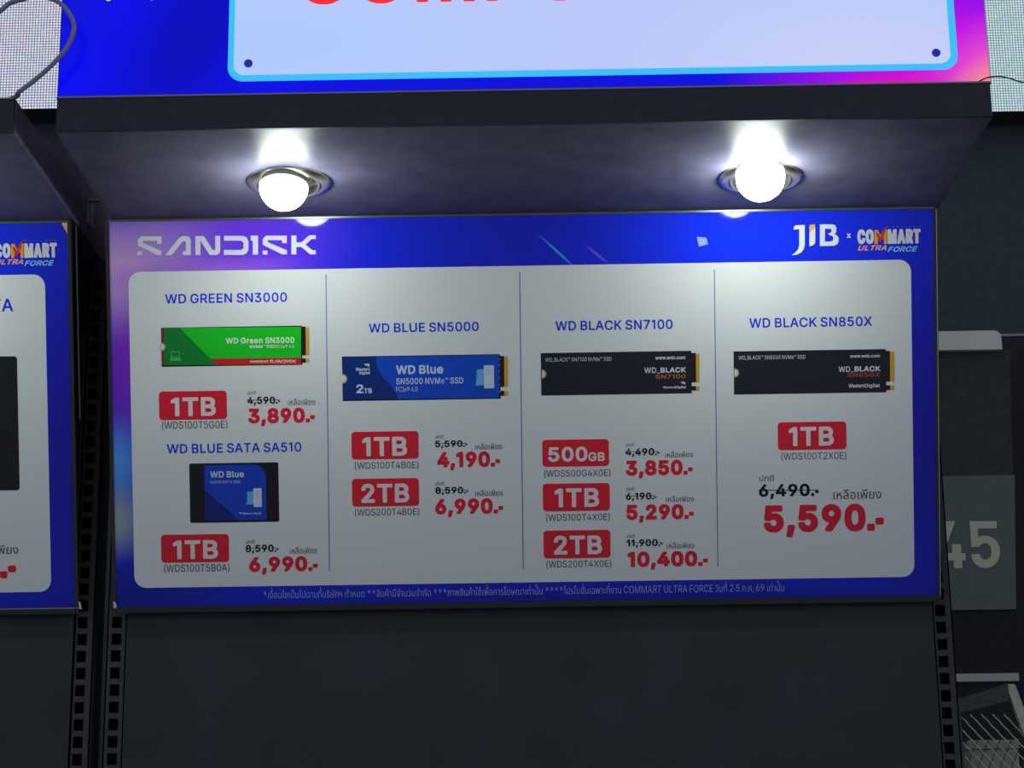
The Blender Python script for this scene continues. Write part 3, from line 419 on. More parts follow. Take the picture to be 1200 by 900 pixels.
        117: (222, [[17,202,22,204,60,204,66,202,70,198,71,194,71,78,72,64,75,54,80,47,90,41,100,39,110,41,121,48,129,56,133,68,134,80,134,194,135,198,138,202,144,204,182,204,188,202,193,194,193,-4,188,-12,182,-14,144,-14,140,-12,136,-5,120,-13,108,-16,98,-17,74,-16,62,-13,48,-7,38,0,30,8,23,18,17,32,14,42,12,60,12,194]]),
        118: (211, [[195,202,199,194,199,182,126,-7,123,-12,118,-14,78,-14,72,-12,67,-6,-4,180,-5,192,-4,198,0,202,4,204,46,204,52,202,56,196,98,81,138,194,142,201,148,204,190,204]]),
        119: (300, [[-1,198,2,202,8,204,48,204,54,201,58,194,84,98,111,192,116,202,122,204,162,204,168,202,173,194,198,98,225,192,230,202,236,204,276,204,282,202,286,194,286,182,229,-4,225,-12,218,-14,180,-14,174,-12,170,-4,142,93,114,-4,109,-12,104,-14,64,-14,59,-12,54,-4,-2,182,-2,192]]),
        120: (206, [[5,202,10,204,54,204,60,202,96,148,132,202,136,204,180,204,185,202,189,194,188,180,131,96,192,8,193,-4,191,-6,192,-8,188,-10,188,-12,182,-14,140,-14,134,-12,94,46,56,-12,50,-14,6,-14,1,-12,1,-10,-2,-8,-3,-4,-2,8,59,98,2,180,1,194]]),
        121: (211, [[14,-82,10,-74,10,-64,18,-36,21,-32,26,-29,38,-29,46,-31,50,-29,58,-20,65,0,-4,180,-5,192,-4,198,0,202,4,204,46,204,52,202,56,196,98,81,139,196,142,201,148,204,190,204,195,202,199,194,199,184,198,180,116,-36,106,-56,97,-68,88,-75,80,-80,66,-85,52,-87,38,-87,28,-86]]),
        122: (207, [[179,-12,174,-14,16,-14,11,-12,7,-4,7,28,8,32,97,146,20,147,14,149,10,158,10,194,14,202,20,204,170,204,176,202,180,194,180,162,179,156,92,42,174,42,178,40,183,32,183,-4]]),
        65: (257, [[142,268,148,266,152,260,244,10,245,6,244,-8,241,-12,236,-14,194,-14,188,-12,184,-8,160,57,80,57,77,54,56,-8,52,-12,46,-14,4,-14,-2,-12,-6,-4,-6,6,87,262,90,266,96,268],[120,176,98,113,141,114]]),
        66: (245, [[20,266,26,268,132,268,146,267,162,263,180,254,192,244,202,232,208,220,212,206,213,174,211,164,207,152,193,134,206,122,217,104,222,88,223,58,221,44,214,26,204,12,192,2,168,-9,140,-14,26,-14,20,-12,17,-8,16,-4,16,258],[76,101,76,43,126,43,138,44,152,49,158,54,161,60,163,68,160,82,152,90,142,98,124,101],[76,157,118,157,134,160,146,168,152,178,154,186,151,196,146,202,140,207,130,211,114,212,76,212]]),
        67: (272, [[192,-5,172,-13,150,-17,114,-17,92,-12,70,-3,50,12,31,34,18,58,10,82,6,114,7,154,13,182,24,210,41,234,60,251,80,262,98,268,122,272,154,271,176,266,196,258,216,244,233,224,243,206,250,182,250,170,246,162,240,160,200,160,194,162,191,166,188,178,183,188,170,201,154,210,144,213,132,214,110,209,92,196,84,188,78,180,72,166,69,156,66,136,66,120,68,102,73,86,80,72,88,62,100,51,114,44,126,41,140,41,154,44,162,48,172,55,180,62,187,74,191,88,194,92,200,94,240,94,246,92,250,84,250,72,245,54,238,38,227,22,218,13,208,4]]),
        68: (268, [[20,-12,16,-4,16,258,17,262,20,266,26,268,134,268,150,265,164,261,180,255,192,248,210,232,225,212,235,192,243,162,245,122,243,94,235,64,223,40,210,22,194,9,180,0,152,-10,122,-14,26,-14],[76,43,116,43,140,48,154,55,164,63,170,70,178,86,183,102,185,128,184,146,181,162,176,174,169,186,158,197,142,206,130,210,114,212,76,212]]),
        69: (226, [[198,-12,192,-14,26,-14,20,-12,17,-8,16,-4,16,258,20,266,26,268,190,268,196,266,199,262,200,258,200,222,196,214,190,212,76,212,76,157,182,157,188,155,192,148,192,110,187,102,182,100,76,100,76,43,192,43,197,40,202,32,202,-4]]),
        70: (222, [[20,-12,16,-4,16,258,17,262,20,266,26,268,188,268,194,266,199,258,199,222,194,214,188,212,76,212,76,153,178,153,182,151,187,144,187,106,186,104,182,99,178,97,76,97,76,-4,75,-8,72,-12,66,-14,26,-14]]),
        71: (277, [[102,-15,76,-6,56,6,37,26,22,48,12,74,7,100,6,140,9,168,16,192,28,216,45,238,62,252,78,261,104,270,120,272,144,272,160,270,176,266,196,257,212,247,226,232,237,218,246,198,251,180,250,166,246,162,242,160,200,160,194,162,191,166,185,182,177,194,166,203,158,208,148,212,136,214,124,213,110,209,96,201,84,188,77,178,71,164,67,144,66,120,69,98,74,84,82,68,88,62,98,53,110,46,122,42,132,41,142,41,156,44,170,52,180,62,187,72,191,86,138,86,132,88,127,96,127,132,131,140,138,142,244,142,248,140,253,132,253,88,251,70,245,50,235,32,219,12,202,-1,180,-11,154,-17,122,-17]]),
        72: (275, [[238,-12,232,-14,192,-14,186,-12,183,-8,182,-4,182,102,76,102,76,-4,75,-8,72,-12,66,-14,26,-14,20,-12,16,-4,16,258,20,266,26,268,66,268,72,266,75,262,76,258,76,158,182,158,182,258,183,262,186,266,192,268,232,268,238,266,242,258,242,-4]]),
        73: (167, [[6,266,12,268,138,268,144,266,148,262,149,258,149,222,145,214,138,212,105,212,105,44,138,43,144,40,148,36,149,32,149,-4,144,-12,138,-14,12,-14,6,-12,3,-8,2,-4,2,32,6,40,12,43,45,44,45,212,12,212,6,214,3,218,2,222,2,258]]),
        74: (215, [[172,268,178,266,182,258,182,60,179,42,174,28,163,10,152,0,140,-8,120,-15,104,-17,74,-17,60,-14,46,-8,32,0,24,9,14,22,9,32,3,56,3,90,4,94,8,98,12,100,54,100,58,98,62,94,64,62,68,52,74,46,82,41,92,39,104,41,114,50,120,60,122,74,122,258,126,266,132,268]]),
        75: (250, [[234,-12,228,-14,182,-14,176,-12,98,98,76,76,76,-4,75,-8,72,-12,66,-14,26,-14,20,-12,16,-4,16,258,20,266,26,268,66,268,72,266,75,262,76,258,76,163,172,266,178,268,228,268,233,266,232,264,236,262,235,260,237,258,236,246,141,142,237,8,238,-4,236,-6,237,-8,233,-10]]),
        76: (213, [[26,268,66,268,72,266,76,258,76,43,184,43,190,40,195,32,195,-4,190,-12,184,-14,26,-14,20,-12,17,-8,16,-4,16,258,20,266]]),
        77: (331, [[294,266,298,258,298,-4,294,-12,288,-14,248,-14,242,-12,239,-8,238,-4,238,129,184,-8,180,-12,176,-14,138,-14,134,-12,129,-6,76,129,75,-4,74,-8,70,-12,66,-14,26,-14,20,-12,16,-4,16,258,20,266,26,268,80,268,86,266,91,258,158,85,223,258,228,266,234,268,288,268]]),
        78: (278, [[20,266,26,268,72,268,78,266,184,99,185,258,186,262,190,266,196,268,236,268,242,266,246,258,246,-4,242,-12,236,-14,190,-14,183,-12,76,156,76,-4,75,-8,72,-12,66,-14,26,-14,20,-12,16,-4,16,258]]),
        79: (283, [[164,-15,146,-17,122,-17,108,-16,86,-10,62,2,46,16,28,38,16,62,9,88,6,114,7,154,13,182,22,206,38,230,56,248,78,261,106,270,122,272,146,272,162,270,186,262,204,253,223,236,239,216,250,194,257,170,260,148,260,104,255,76,245,50,229,24,212,7,192,-5],[136,41,150,43,162,48,174,57,184,68,191,80,196,92,200,110,201,128,200,144,196,162,191,176,183,188,172,200,156,209,142,213,132,214,116,211,106,207,94,199,83,188,76,176,71,164,67,146,66,126,67,108,71,90,78,76,85,64,98,53,110,46,120,42]]),
        80: (239, [[20,-12,16,-4,16,258,17,262,20,266,26,268,134,268,156,264,180,254,192,244,204,230,212,214,217,196,218,180,218,156,214,140,207,122,197,108,188,99,176,91,158,84,136,79,76,79,76,-4,75,-8,72,-12,66,-14,26,-14],[76,136,126,136,136,139,145,144,150,150,154,156,158,170,156,188,151,198,140,207,128,211,116,212,76,212]]),
        81: (283, [[244,-36,238,-38,196,-38,190,-36,172,-13,152,-17,122,-17,102,-15,86,-10,66,0,51,12,38,24,25,44,13,72,7,100,6,140,9,166,18,196,29,218,46,239,56,248,68,256,92,266,112,271,146,272,162,270,186,262,206,251,224,236,239,216,248,198,256,174,260,150,260,132,259,96,253,70,242,44,223,18,247,-16,248,-28,246,-30,247,-32,243,-34],[136,214,124,213,110,209,96,200,84,188,77,178,71,164,67,146,66,128,67,110,70,94,75,80,82,68,92,58,104,49,116,43,132,41,132,42,110,70,109,84,113,92,118,94,160,94,166,91,184,68,196,92,200,110,201,126,200,144,196,162,191,176,183,188,172,199,160,207,150,211]]),
        82: (241, [[20,266,26,268,130,268,146,267,164,262,180,255,193,244,204,232,213,214,218,196,219,170,217,152,212,136,204,120,194,108,178,98,227,8,228,-4,226,-6,227,-8,223,-10,224,-12,218,-14,172,-14,166,-12,114,84,112,85,76,84,76,-4,72,-12,66,-14,26,-14,20,-12,17,-8,16,-4,16,258],[76,212,76,142,120,142,132,143,142,147,152,156,158,170,158,182,153,196,146,204,136,209,122,212]]),
        83: (240, [[146,269,164,263,180,254,192,244,203,230,209,220,214,202,214,184,210,178,204,175,164,175,159,178,156,182,152,196,144,205,132,212,116,215,96,213,84,207,75,198,72,190,72,184,74,180,80,175,92,167,164,145,180,137,196,126,210,108,217,90,218,60,216,46,210,30,198,12,186,1,168,-9,150,-15,130,-18,90,-18,70,-14,52,-7,38,1,27,12,17,24,11,36,6,54,5,72,10,80,16,82,56,82,62,80,65,76,70,58,78,50,88,43,110,39,130,41,144,48,155,58,158,66,158,74,152,82,138,90,126,95,82,107,62,114,48,121,34,132,21,148,13,168,12,196,14,210,20,226,30,240,44,253,58,261,80,269,102,272,126,272]]),
        84: (241, [[132,-14,92,-14,86,-12,82,-4,82,212,12,212,6,214,2,222,2,258,6,266,12,268,212,268,218,266,221,262,222,258,222,222,218,214,212,212,142,212,142,-4,138,-12]]),
        85: (275, [[20,266,26,268,66,268,72,266,75,262,76,258,76,92,78,76,85,62,96,51,110,43,126,40,142,41,158,47,173,60,180,74,182,94,182,258,183,262,186,266,192,268,232,268,238,266,242,262,243,258,242,68,236,46,228,30,214,13,200,0,174,-12,154,-17,142,-18,104,-17,84,-12,62,-2,46,10,32,28,25,40,20,52,16,76,16,258]]),
        86: (257, [[-1,266,4,268,46,268,52,266,56,261,120,77,184,262,188,266,194,268,236,268,240,266,244,262,245,248,244,244,153,-6,148,-12,144,-14,98,-14,92,-12,89,-8,-5,246,-5,258]]),
        87: (360, [[348,262,349,258,348,246,280,-2,275,-12,270,-14,224,-14,218,-12,215,-8,172,150,128,-8,125,-12,120,-14,74,-14,67,-12,63,-4,-6,248,-6,258,-2,266,4,268,46,268,50,266,54,262,96,99,138,256,140,262,144,266,148,268,194,268,200,266,203,262,246,100,288,262,292,266,298,268,338,268,344,266]]),
        88: (254, [[0,-12,0,-10,-4,-8,-3,-6,-5,-4,-4,8,82,130,2,246,1,258,2,262,6,264,6,266,12,268,56,268,62,266,118,183,176,266,182,268,226,268,232,266,237,258,236,246,156,132,241,8,242,-4,240,-6,241,-8,237,-10,238,-12,232,-14,186,-14,181,-12,118,79,56,-12,50,-14,6,-14]]),
        89: (253, [[98,-14,92,-12,88,-4,88,98,-4,244,-5,248,-4,262,0,266,4,268,50,268,56,266,118,165,180,266,186,268,232,268,236,266,236,264,240,262,241,258,240,246,148,98,148,-4,147,-8,144,-12,138,-14]]),
        90: (236, [[10,266,16,268,202,268,208,266,211,262,212,258,212,226,211,222,88,42,204,43,209,40,214,32,214,-4,210,-12,204,-14,16,-14,12,-12,8,-8,7,-4,7,28,8,32,131,212,16,212,10,214,6,222,6,258]]),
        48: (243, [[128,-17,98,-17,82,-14,64,-6,48,6,33,24,23,44,15,70,11,94,10,140,12,168,18,196,28,220,42,242,58,257,82,268,102,272,124,272,144,268,164,260,180,247,193,230,203,212,212,182,216,156,217,114,214,82,208,56,199,34,183,10,170,-1,150,-12],[114,215,104,214,96,210,86,200,81,192,76,180,72,164,69,128,72,90,76,74,80,64,86,54,94,46,102,41,112,39,124,41,130,45,140,54,146,64,151,76,155,92,158,126,155,162,151,178,146,190,141,200,132,208,122,214]]),
        49: (167, [[116,-14,74,-14,68,-12,64,-4,64,194,28,179,18,179,14,181,8,188,8,226,13,234,66,266,72,268,116,268,120,266,125,258,125,-4,121,-12]]),
        50: (243, [[22,-12,18,-4,18,28,19,32,130,152,142,170,146,186,145,194,141,202,132,210,118,215,104,215,94,211,84,202,79,192,78,176,74,169,68,167,28,167,23,170,19,176,20,202,28,226,38,240,52,254,64,262,84,269,102,272,124,272,142,269,162,261,174,253,184,244,192,234,199,220,204,200,204,180,203,164,195,142,180,120,152,86,110,42,198,42,204,40,209,32,209,-4,208,-8,204,-12,198,-14,28,-14]]),
        51: (243, [[26,266,30,268,190,268,196,266,199,262,200,258,200,226,199,222,143,158,168,148,186,135,195,124,202,114,207,102,210,88,210,56,203,34,196,22,187,10,178,2,164,-6,146,-13,128,-17,98,-17,78,-15,56,-7,42,0,29,12,16,30,9,50,8,70,12,78,18,80,58,80,64,78,68,74,72,58,78,50,92,42,108,39,126,42,138,48,147,58,150,72,149,82,144,92,136,100,128,105,116,108,104,110,74,110,68,112,65,116,64,120,64,154,65,158,112,212,30,212,26,214,21,222,21,258]]),
        52: (243, [[180,-12,176,-14,136,-14,131,-12,127,-4,126,39,16,39,10,41,6,48,6,84,7,88,109,260,114,266,118,268,160,268,164,266,164,264,168,262,169,248,79,96,127,96,127,162,132,171,136,173,176,173,181,170,185,162,185,96,210,95,216,93,221,86,221,48,216,41,210,39,185,38,185,-4]]),
        53: (243, [[192,266,197,258,197,222,192,214,188,212,88,212,84,178,104,181,126,181,142,178,158,172,170,166,180,158,188,148,197,136,202,126,207,110,209,98,209,64,206,50,200,34,187,14,176,3,160,-6,142,-14,122,-17,92,-17,76,-13,60,-7,48,1,38,9,28,22,23,32,18,44,16,56,16,70,20,77,26,79,66,79,70,77,74,72,78,58,84,50,96,42,110,39,124,42,139,52,147,66,150,82,147,96,141,108,134,115,122,122,108,124,98,123,86,119,74,111,68,109,30,112,24,114,21,118,20,122,20,136,35,262,38,266,44,268,188,268]]),
        54: (243, [[164,268,170,266,173,262,174,258,173,246,122,172,144,169,166,161,180,150,194,134,203,116,208,96,208,64,205,48,199,32,186,12,176,2,162,-7,144,-14,130,-17,102,-17,86,-15,69,-8,54,0,39,14,29,30,21,50,18,66,18,94,21,110,30,136,42,158,116,265,122,268],[112,118,100,116,86,105,79,92,77,78,79,64,86,52,100,41,114,38,128,42,141,54,147,64,150,78,147,94,140,105,126,116]]),
        55: (243, [[40,-12,35,-4,35,6,36,10,138,212,28,212,22,214,17,222,17,258,18,262,22,266,28,268,200,268,204,266,209,258,209,220,208,216,96,-8,92,-12,86,-14,44,-14]]),
        56: (243, [[102,272,124,272,140,270,160,263,174,255,186,244,196,230,202,216,205,200,205,180,202,166,195,150,183,134,194,124,201,116,207,106,212,92,214,82,214,62,214,52,211,40,207,30,200,20,192,10,182,1,172,-5,158,-11,132,-17,102,-17,86,-16,68,-11,50,-2,34,10,22,26,16,38,12,56,12,80,17,100,25,116,32,124,43,134,29,152,22,172,21,200,23,212,27,224,39,242,56,257,80,268],[154,70,150,84,142,93,130,100,116,103,98,101,86,94,76,84,72,70,73,62,76,56,84,47,94,42,112,39,130,41,142,47,151,58],[145,188,143,198,136,207,128,213,114,216,102,214,90,207,83,198,81,188,82,180,88,169,98,162,112,159,126,161,134,166,142,176]]),
        57: (243, [[62,-14,56,-12,56,-10,53,-8,52,-4,53,8,104,82,80,86,58,95,44,106,32,120,23,138,18,160,18,190,21,206,27,222,39,240,50,252,64,261,84,269,102,272,124,272,142,269,162,261,176,252,189,238,199,222,205,206,208,190,208,160,205,142,196,118,184,96,111,-12,104,-14],[114,216,100,213,86,202,79,190,77,176,79,162,85,150,100,139,112,136,125,138,140,149,147,160,150,176,147,190,140,202,126,213]]),
        44: (111, [[10,-72,5,-64,5,-52,19,38,21,44,24,48,30,50,72,50,78,48,82,40,82,28,56,-66,52,-72,46,-74,14,-74]]),
        46: (82, [[62,-12,56,-14,10,-14,5,-12,1,-4,1,42,6,49,10,51,56,51,62,48,66,42,66,-4]]),
        45: (97, [[8,114,14,116,66,116,72,114,76,106,76,64,72,56,66,53,14,53,8,56,4,64,4,106]]),
        95: (176, [[173,4,173,-32,169,-40,164,-42,-4,-42,-10,-40,-14,-32,-14,4,-10,12,-4,14,164,14,169,12]]),
        174: (248, [[188,69,172,58,146,48,130,45,102,45,82,49,56,60,44,69,28,84,15,104,6,126,2,150,3,176,7,194,15,214,28,232,44,248,60,259,82,268,104,272,128,272,150,268,170,260,186,250,202,234,216,214,225,192,229,172,229,144,225,124,216,102,203,84],[116,120,114,106,111,102,106,98,118,97,130,100,126,101,123,106],[66,124,66,193,58,178,55,158,58,140],[170,183,169,162,166,154,160,144,168,130,174,142,177,158,175,172],[118,174,116,175,115,174],[124,218,116,220,107,218]]),
        32: (80, []),
    },
    'X': {
        67: (158, [[76,-25,56,-25,40,-21,28,-12,14,4,4,22,-4,48,-9,72,-12,106,-12,146,-10,174,-5,202,3,230,15,252,29,266,42,276,58,280,76,280,90,277,102,269,114,258,123,244,130,230,136,210,140,184,139,164,132,155,124,152,96,152,88,155,81,164,77,186,72,198,68,204,65,202,61,196,54,178,50,160,48,140,49,104,51,88,55,72,60,60,66,52,68,51,70,54,75,64,79,76,81,90,92,101,98,102,128,101,137,94,140,86,140,70,136,44,131,28,124,12,116,0,100,-16,90,-22]]),
        79: (164, [[58,-25,42,-22,30,-13,16,2,9,12,3,26,-5,52,-10,80,-12,108,-12,150,-9,182,-3,210,5,234,15,252,32,269,42,276,58,280,76,280,92,276,104,267,119,250,131,228,139,200,144,168,145,142,145,98,142,70,136,42,128,20,118,2,102,-14,90,-22,78,-25],[66,51,71,56,75,64,81,82,84,100,85,128,84,156,81,172,74,194,66,204,58,190,52,170,49,152,48,128,49,102,52,84,58,64]]),
        77: (188, [[152,-21,122,-22,116,-21,106,-12,100,-19,96,-21,66,-22,60,-21,50,-11,44,-18,40,-21,10,-22,2,-19,-6,-10,-7,-6,-7,260,-6,264,-4,268,4,275,44,276,48,275,57,268,60,262,78,165,97,262,100,268,108,275,114,276,148,276,156,273,163,264,164,260,164,-6,161,-14]]),
        65: (151, [[46,276,80,275,90,264,138,6,137,-10,130,-19,126,-21,94,-22,88,-21,80,-14,77,-8,66,49,53,48,43,-10,35,-18,32,-21,26,-22,-2,-22,-10,-19,-17,-10,-18,6,29,264,36,273]]),
        82: (143, [[4,275,10,276,68,276,84,273,94,267,104,256,111,246,116,236,120,222,124,198,124,154,118,122,113,110,105,96,129,6,128,-10,118,-21,112,-22,84,-22,78,-21,74,-19,67,-10,54,40,53,-6,52,-10,45,-18,42,-21,36,-22,10,-22,2,-19,-6,-10,-7,-6,-7,260,-6,264,-4,268],[54,150,58,150,60,154,63,162,64,176,63,190,61,196,58,202,54,204,53,204]]),
        84: (143, [[70,-22,38,-21,27,-10,26,-6,26,204,-2,205,-13,216,-14,260,-13,264,-10,268,-2,275,2,276,110,276,118,273,125,264,126,260,125,216,114,205,86,204,86,-6,85,-10,78,-18,74,-21]]),
        32: (80, []),
    },
    'P': {
        48: (246, [[130,-25,98,-25,80,-22,62,-15,47,-4,29,16,16,38,8,64,3,94,2,142,4,170,11,202,21,226,34,244,54,264,76,275,102,280,126,280,150,275,170,265,188,250,204,228,213,210,219,188,224,156,225,120,223,88,217,58,207,30,192,8,174,-8,156,-19],[114,207,108,206,100,202,93,196,88,186,80,162,77,128,79,96,87,70,92,60,98,54,104,50,114,47,122,50,130,54,139,68,147,94,150,126,147,162,140,184,135,194,130,200,122,204]]),
        49: (170, [[122,-21,72,-22,64,-18,56,-10,56,-6,56,182,34,172,18,171,8,174,2,182,0,188,0,228,4,236,14,245,66,275,72,276,116,276,122,275,130,268,132,264,133,260,133,-6,130,-14]]),
        50: (246, [[22,-21,13,-14,10,-6,11,34,121,154,132,170,138,186,135,194,130,201,116,207,108,207,96,202,91,198,86,186,85,170,74,160,68,159,22,160,14,168,11,176,12,204,18,224,28,242,42,256,56,267,74,275,100,280,124,280,148,276,160,271,174,263,182,256,195,244,204,230,209,218,212,204,212,170,209,154,205,144,191,120,170,94,128,50,200,50,208,47,216,38,217,34,216,-10,208,-19,200,-22,26,-22]]),
        51: (246, [[196,275,205,268,208,260,207,220,158,162,174,154,189,142,204,126,213,110,218,90,218,66,216,44,210,28,202,16,186,-2,168,-14,150,-21,126,-25,92,-25,68,-21,48,-13,34,-4,21,8,11,22,6,32,0,54,0,72,1,76,8,84,12,87,16,88,60,88,66,87,76,76,78,66,83,56,94,50,106,47,120,49,134,55,140,64,142,74,136,88,132,93,124,97,112,101,68,103,60,110,56,118,56,154,57,160,94,204,30,204,22,207,14,216,13,220,14,264,22,273,30,276,192,276]]),
        52: (246, [[182,-21,136,-22,128,-19,120,-10,119,-6,118,31,14,31,6,34,-1,42,-2,84,-1,90,101,264,112,275,118,276,160,276,168,273,176,265,175,260,177,260,176,242,140,182,176,181,182,180,190,172,193,164,193,104,216,102,220,100,228,92,229,86,228,42,220,34,216,32,193,30,192,-10],[118,145,94,103,119,104]]),
        53: (246, [[194,275,202,268,205,260,205,220,204,216,197,208,194,205,188,204,96,204,95,204,94,188,94,188,128,189,154,183,166,178,178,170,197,150,205,138,211,126,217,100,217,64,214,48,209,34,196,12,180,-3,164,-14,148,-21,130,-25,98,-25,76,-22,60,-16,38,-1,24,14,16,26,11,38,8,54,8,70,9,76,12,79,20,86,24,87,72,86,82,76,85,64,90,56,100,50,112,47,124,51,132,57,139,68,142,82,139,94,132,106,124,112,112,116,104,116,94,113,84,109,76,102,70,101,54,101,24,105,13,116,12,122,12,138,27,264,34,273,42,276,188,276]]),
        54: (246, [[170,275,181,264,181,260,182,260,181,242,137,178,160,173,178,163,194,147,205,132,212,116,216,96,216,62,212,42,205,26,194,10,180,-5,160,-17,146,-22,126,-25,94,-25,76,-21,60,-14,44,-2,30,12,17,34,12,52,10,70,10,96,15,120,24,142,39,168,105,266,112,272,116,275,120,276,166,276],[112,47,122,49,132,55,139,68,141,78,139,90,132,101,124,107,114,110,102,107,94,102,88,92,85,80,87,68,93,56,102,50]]),
        55: (246, [[38,-21,28,-10,27,6,28,12,125,204,26,204,20,205,12,212,9,220,10,264,18,273,20,275,26,276,200,276,206,275,214,268,217,260,217,218,216,212,104,-10,96,-19,88,-22]]),
        56: (246, [[100,280,126,280,146,277,162,271,178,262,194,246,204,232,210,218,213,202,213,180,210,162,205,150,195,134,204,126,211,116,216,106,220,94,222,82,222,62,222,52,218,34,214,26,206,14,186,-6,164,-18,134,-25,100,-25,86,-24,66,-19,46,-10,33,0,16,20,8,36,4,54,4,80,8,100,19,122,31,134,19,154,14,172,13,200,16,218,19,226,31,246,44,258,54,266,74,275],[146,70,142,80,136,87,128,92,114,95,104,94,90,87,84,80,80,70,84,58,88,54,102,48,114,47,126,49,138,54,143,60],[89,188,91,180,95,174,102,170,112,167,120,168,130,173,134,178,137,188,135,196,132,201,124,205,114,208,104,206,95,200,91,196]]),
        57: (246, [[56,-21,52,-18,45,-10,45,-6,44,-6,45,12,89,76,66,82,46,93,29,110,19,126,14,138,10,160,10,192,15,216,23,232,34,246,50,262,68,272,84,277,100,280,126,280,150,275,166,268,182,256,198,240,209,220,215,198,216,180,216,156,211,134,202,112,187,86,120,-14,114,-19,106,-22],[112,144,122,146,132,153,139,164,141,176,138,190,132,199,124,205,114,208,106,206,94,199,88,188,85,176,87,166,94,152,102,147]]),
        44: (114, [[8,-81,-2,-70,-3,-54,13,46,20,55,28,58,78,57,89,46,90,28,64,-70,52,-81,48,-82]]),
        46: (85, [[72,-14,64,-20,58,-22,10,-22,2,-19,-6,-10,-7,-6,-7,42,-6,48,-4,51,4,58,10,59,58,59,62,58,66,56,74,48,74,42,74,-6]]),
        45: (100, [[-2,116,8,123,12,124,68,124,72,123,76,120,84,112,84,108,84,62,81,54,73,46,68,45,12,45,4,48,-3,56,-4,62,-4,108]]),
        32: (80, []),
    },
    'T': {
        3585: (208, [[180,0,149,0,149,124,148,138,144,148,136,158,122,165,106,168,94,168,76,164,66,158,57,148,55,142,55,136,92,118,90,104,88,101,78,100,70,95,62,88,59,80,57,68,57,0,26,0,26,70,29,86,34,96,40,102,50,108,61,112,60,113,23,128,23,144,26,154,33,166,44,177,60,186,78,192,92,193,116,193,134,189,147,184,160,176,170,164,177,150,180,134]]),
        3586: (190, [[162,190,162,52,160,38,154,22,148,14,138,6,124,0,110,-3,88,-3,74,-2,62,2,52,7,44,12,37,20,30,34,27,50,27,84,28,98,30,106,37,118,55,144,56,152,56,158,53,164,46,167,38,167,26,163,19,184,28,189,36,191,46,192,58,192,66,190,72,187,78,182,82,176,85,168,86,160,85,146,82,136,65,110,59,98,58,84,58,52,62,38,70,28,84,23,100,22,112,24,120,28,127,36,130,46,131,56,131,190]]),
        3588: (213, [[184,0,154,0,154,122,152,138,147,150,138,160,128,165,112,168,100,168,82,164,72,158,66,150,62,142,59,130,59,84,60,83,70,95,80,101,94,104,120,105,121,80,102,79,90,78,78,74,71,68,64,60,60,50,59,40,59,0,28,0,28,122,29,138,32,150,37,162,46,174,52,180,66,187,84,192,98,193,124,193,136,191,152,185,162,178,172,168,177,160,181,150,185,128]]),
        3590: (207, [[179,190,179,52,175,32,167,18,156,7,142,0,126,-3,102,-3,82,2,72,8,61,18,54,30,51,0,26,0,26,84,28,102,35,116,44,128,60,146,65,156,64,157,56,152,44,150,36,151,28,154,22,160,17,168,15,180,15,190,42,190,45,174,48,171,52,170,60,171,68,175,76,190,93,190,93,164,90,148,83,134,65,112,60,102,57,92,56,72,57,64,60,52,64,44,70,38,76,32,84,27,92,24,102,23,118,23,130,27,139,34,145,44,148,54,148,64,148,190]]),
        3591: (186, [[0,190,31,190,82,28,84,27,94,27,108,33,118,42,125,52,131,66,135,84,137,102,136,118,134,128,130,140,124,150,118,155,110,161,100,165,84,166,72,164,64,188,70,190,84,192,96,192,114,189,126,185,134,180,150,166,159,150,165,132,167,116,167,88,162,62,154,44,143,26,130,15,114,6,100,2,82,0,59,0]]),
        3592: (184, [[14,179,26,185,46,191,68,193,94,193,110,190,124,184,138,175,146,166,154,152,161,128,163,108,163,80,160,60,154,40,145,26,134,15,122,7,106,2,86,0,51,0,51,84,50,85,25,86,25,108,80,108,80,26,92,25,104,28,112,33,120,40,126,52,130,68,132,88,131,114,129,128,124,142,116,155,106,162,90,167,66,168,46,165,32,160,14,151]]),
        3593: (209, [[181,0,156,0,154,28,145,16,134,7,120,0,104,-3,78,-3,66,0,52,6,40,18,33,30,29,44,28,60,28,109,58,108,59,54,62,42,68,34,76,27,84,24,94,23,108,23,120,26,130,31,140,42,146,52,149,62,150,74,150,122,147,138,140,152,130,160,116,166,102,168,86,168,70,166,52,161,32,151,32,179,48,186,72,192,88,193,112,193,128,191,142,186,154,180,165,170,171,160,176,150,181,126]]),
        3594: (191, [[165,190,164,170,160,156,157,152,152,146,140,140,148,136,154,132,159,122,161,114,161,48,159,34,154,22,148,14,138,6,124,0,114,-2,102,-3,80,-3,66,0,52,7,44,12,37,20,30,34,27,50,27,84,28,98,30,106,37,118,55,144,56,152,56,158,53,164,46,167,38,167,26,163,19,184,28,189,36,191,46,192,58,192,66,190,72,187,78,182,82,176,85,168,86,160,85,146,82,136,65,110,59,98,58,84,58,52,62,38,70,28,84,23,102,22,114,25,124,32,129,42,131,54,131,104,130,114,127,120,120,127,116,129,104,130,104,149,120,152,129,160,133,170,135,190]]),
        3603: (315, [[285,190,284,0,259,0,258,30,256,30,250,18,240,8,226,1,212,-3,196,-3,180,-1,170,3,158,12,152,18,147,26,142,46,141,128,139,144,133,154,126,161,118,165,102,168,84,167,74,164,66,160,57,150,54,138,56,136,94,118,91,102,80,100,76,98,70,94,65,88,61,80,60,70,60,34,61,28,64,24,70,22,88,23,92,2,88,0,78,-3,60,-3,45,2,35,10,31,18,29,28,29,70,31,84,35,94,42,102,50,107,62,112,62,113,23,128,23,144,26,156,32,166,44,178,58,186,72,191,86,193,104,193,118,192,132,188,144,183,154,175,162,166,166,160,170,150,172,140,172,58,175,42,180,34,190,26,198,23,212,23,226,26,238,34,246,46,252,60,254,76,254,190]]),
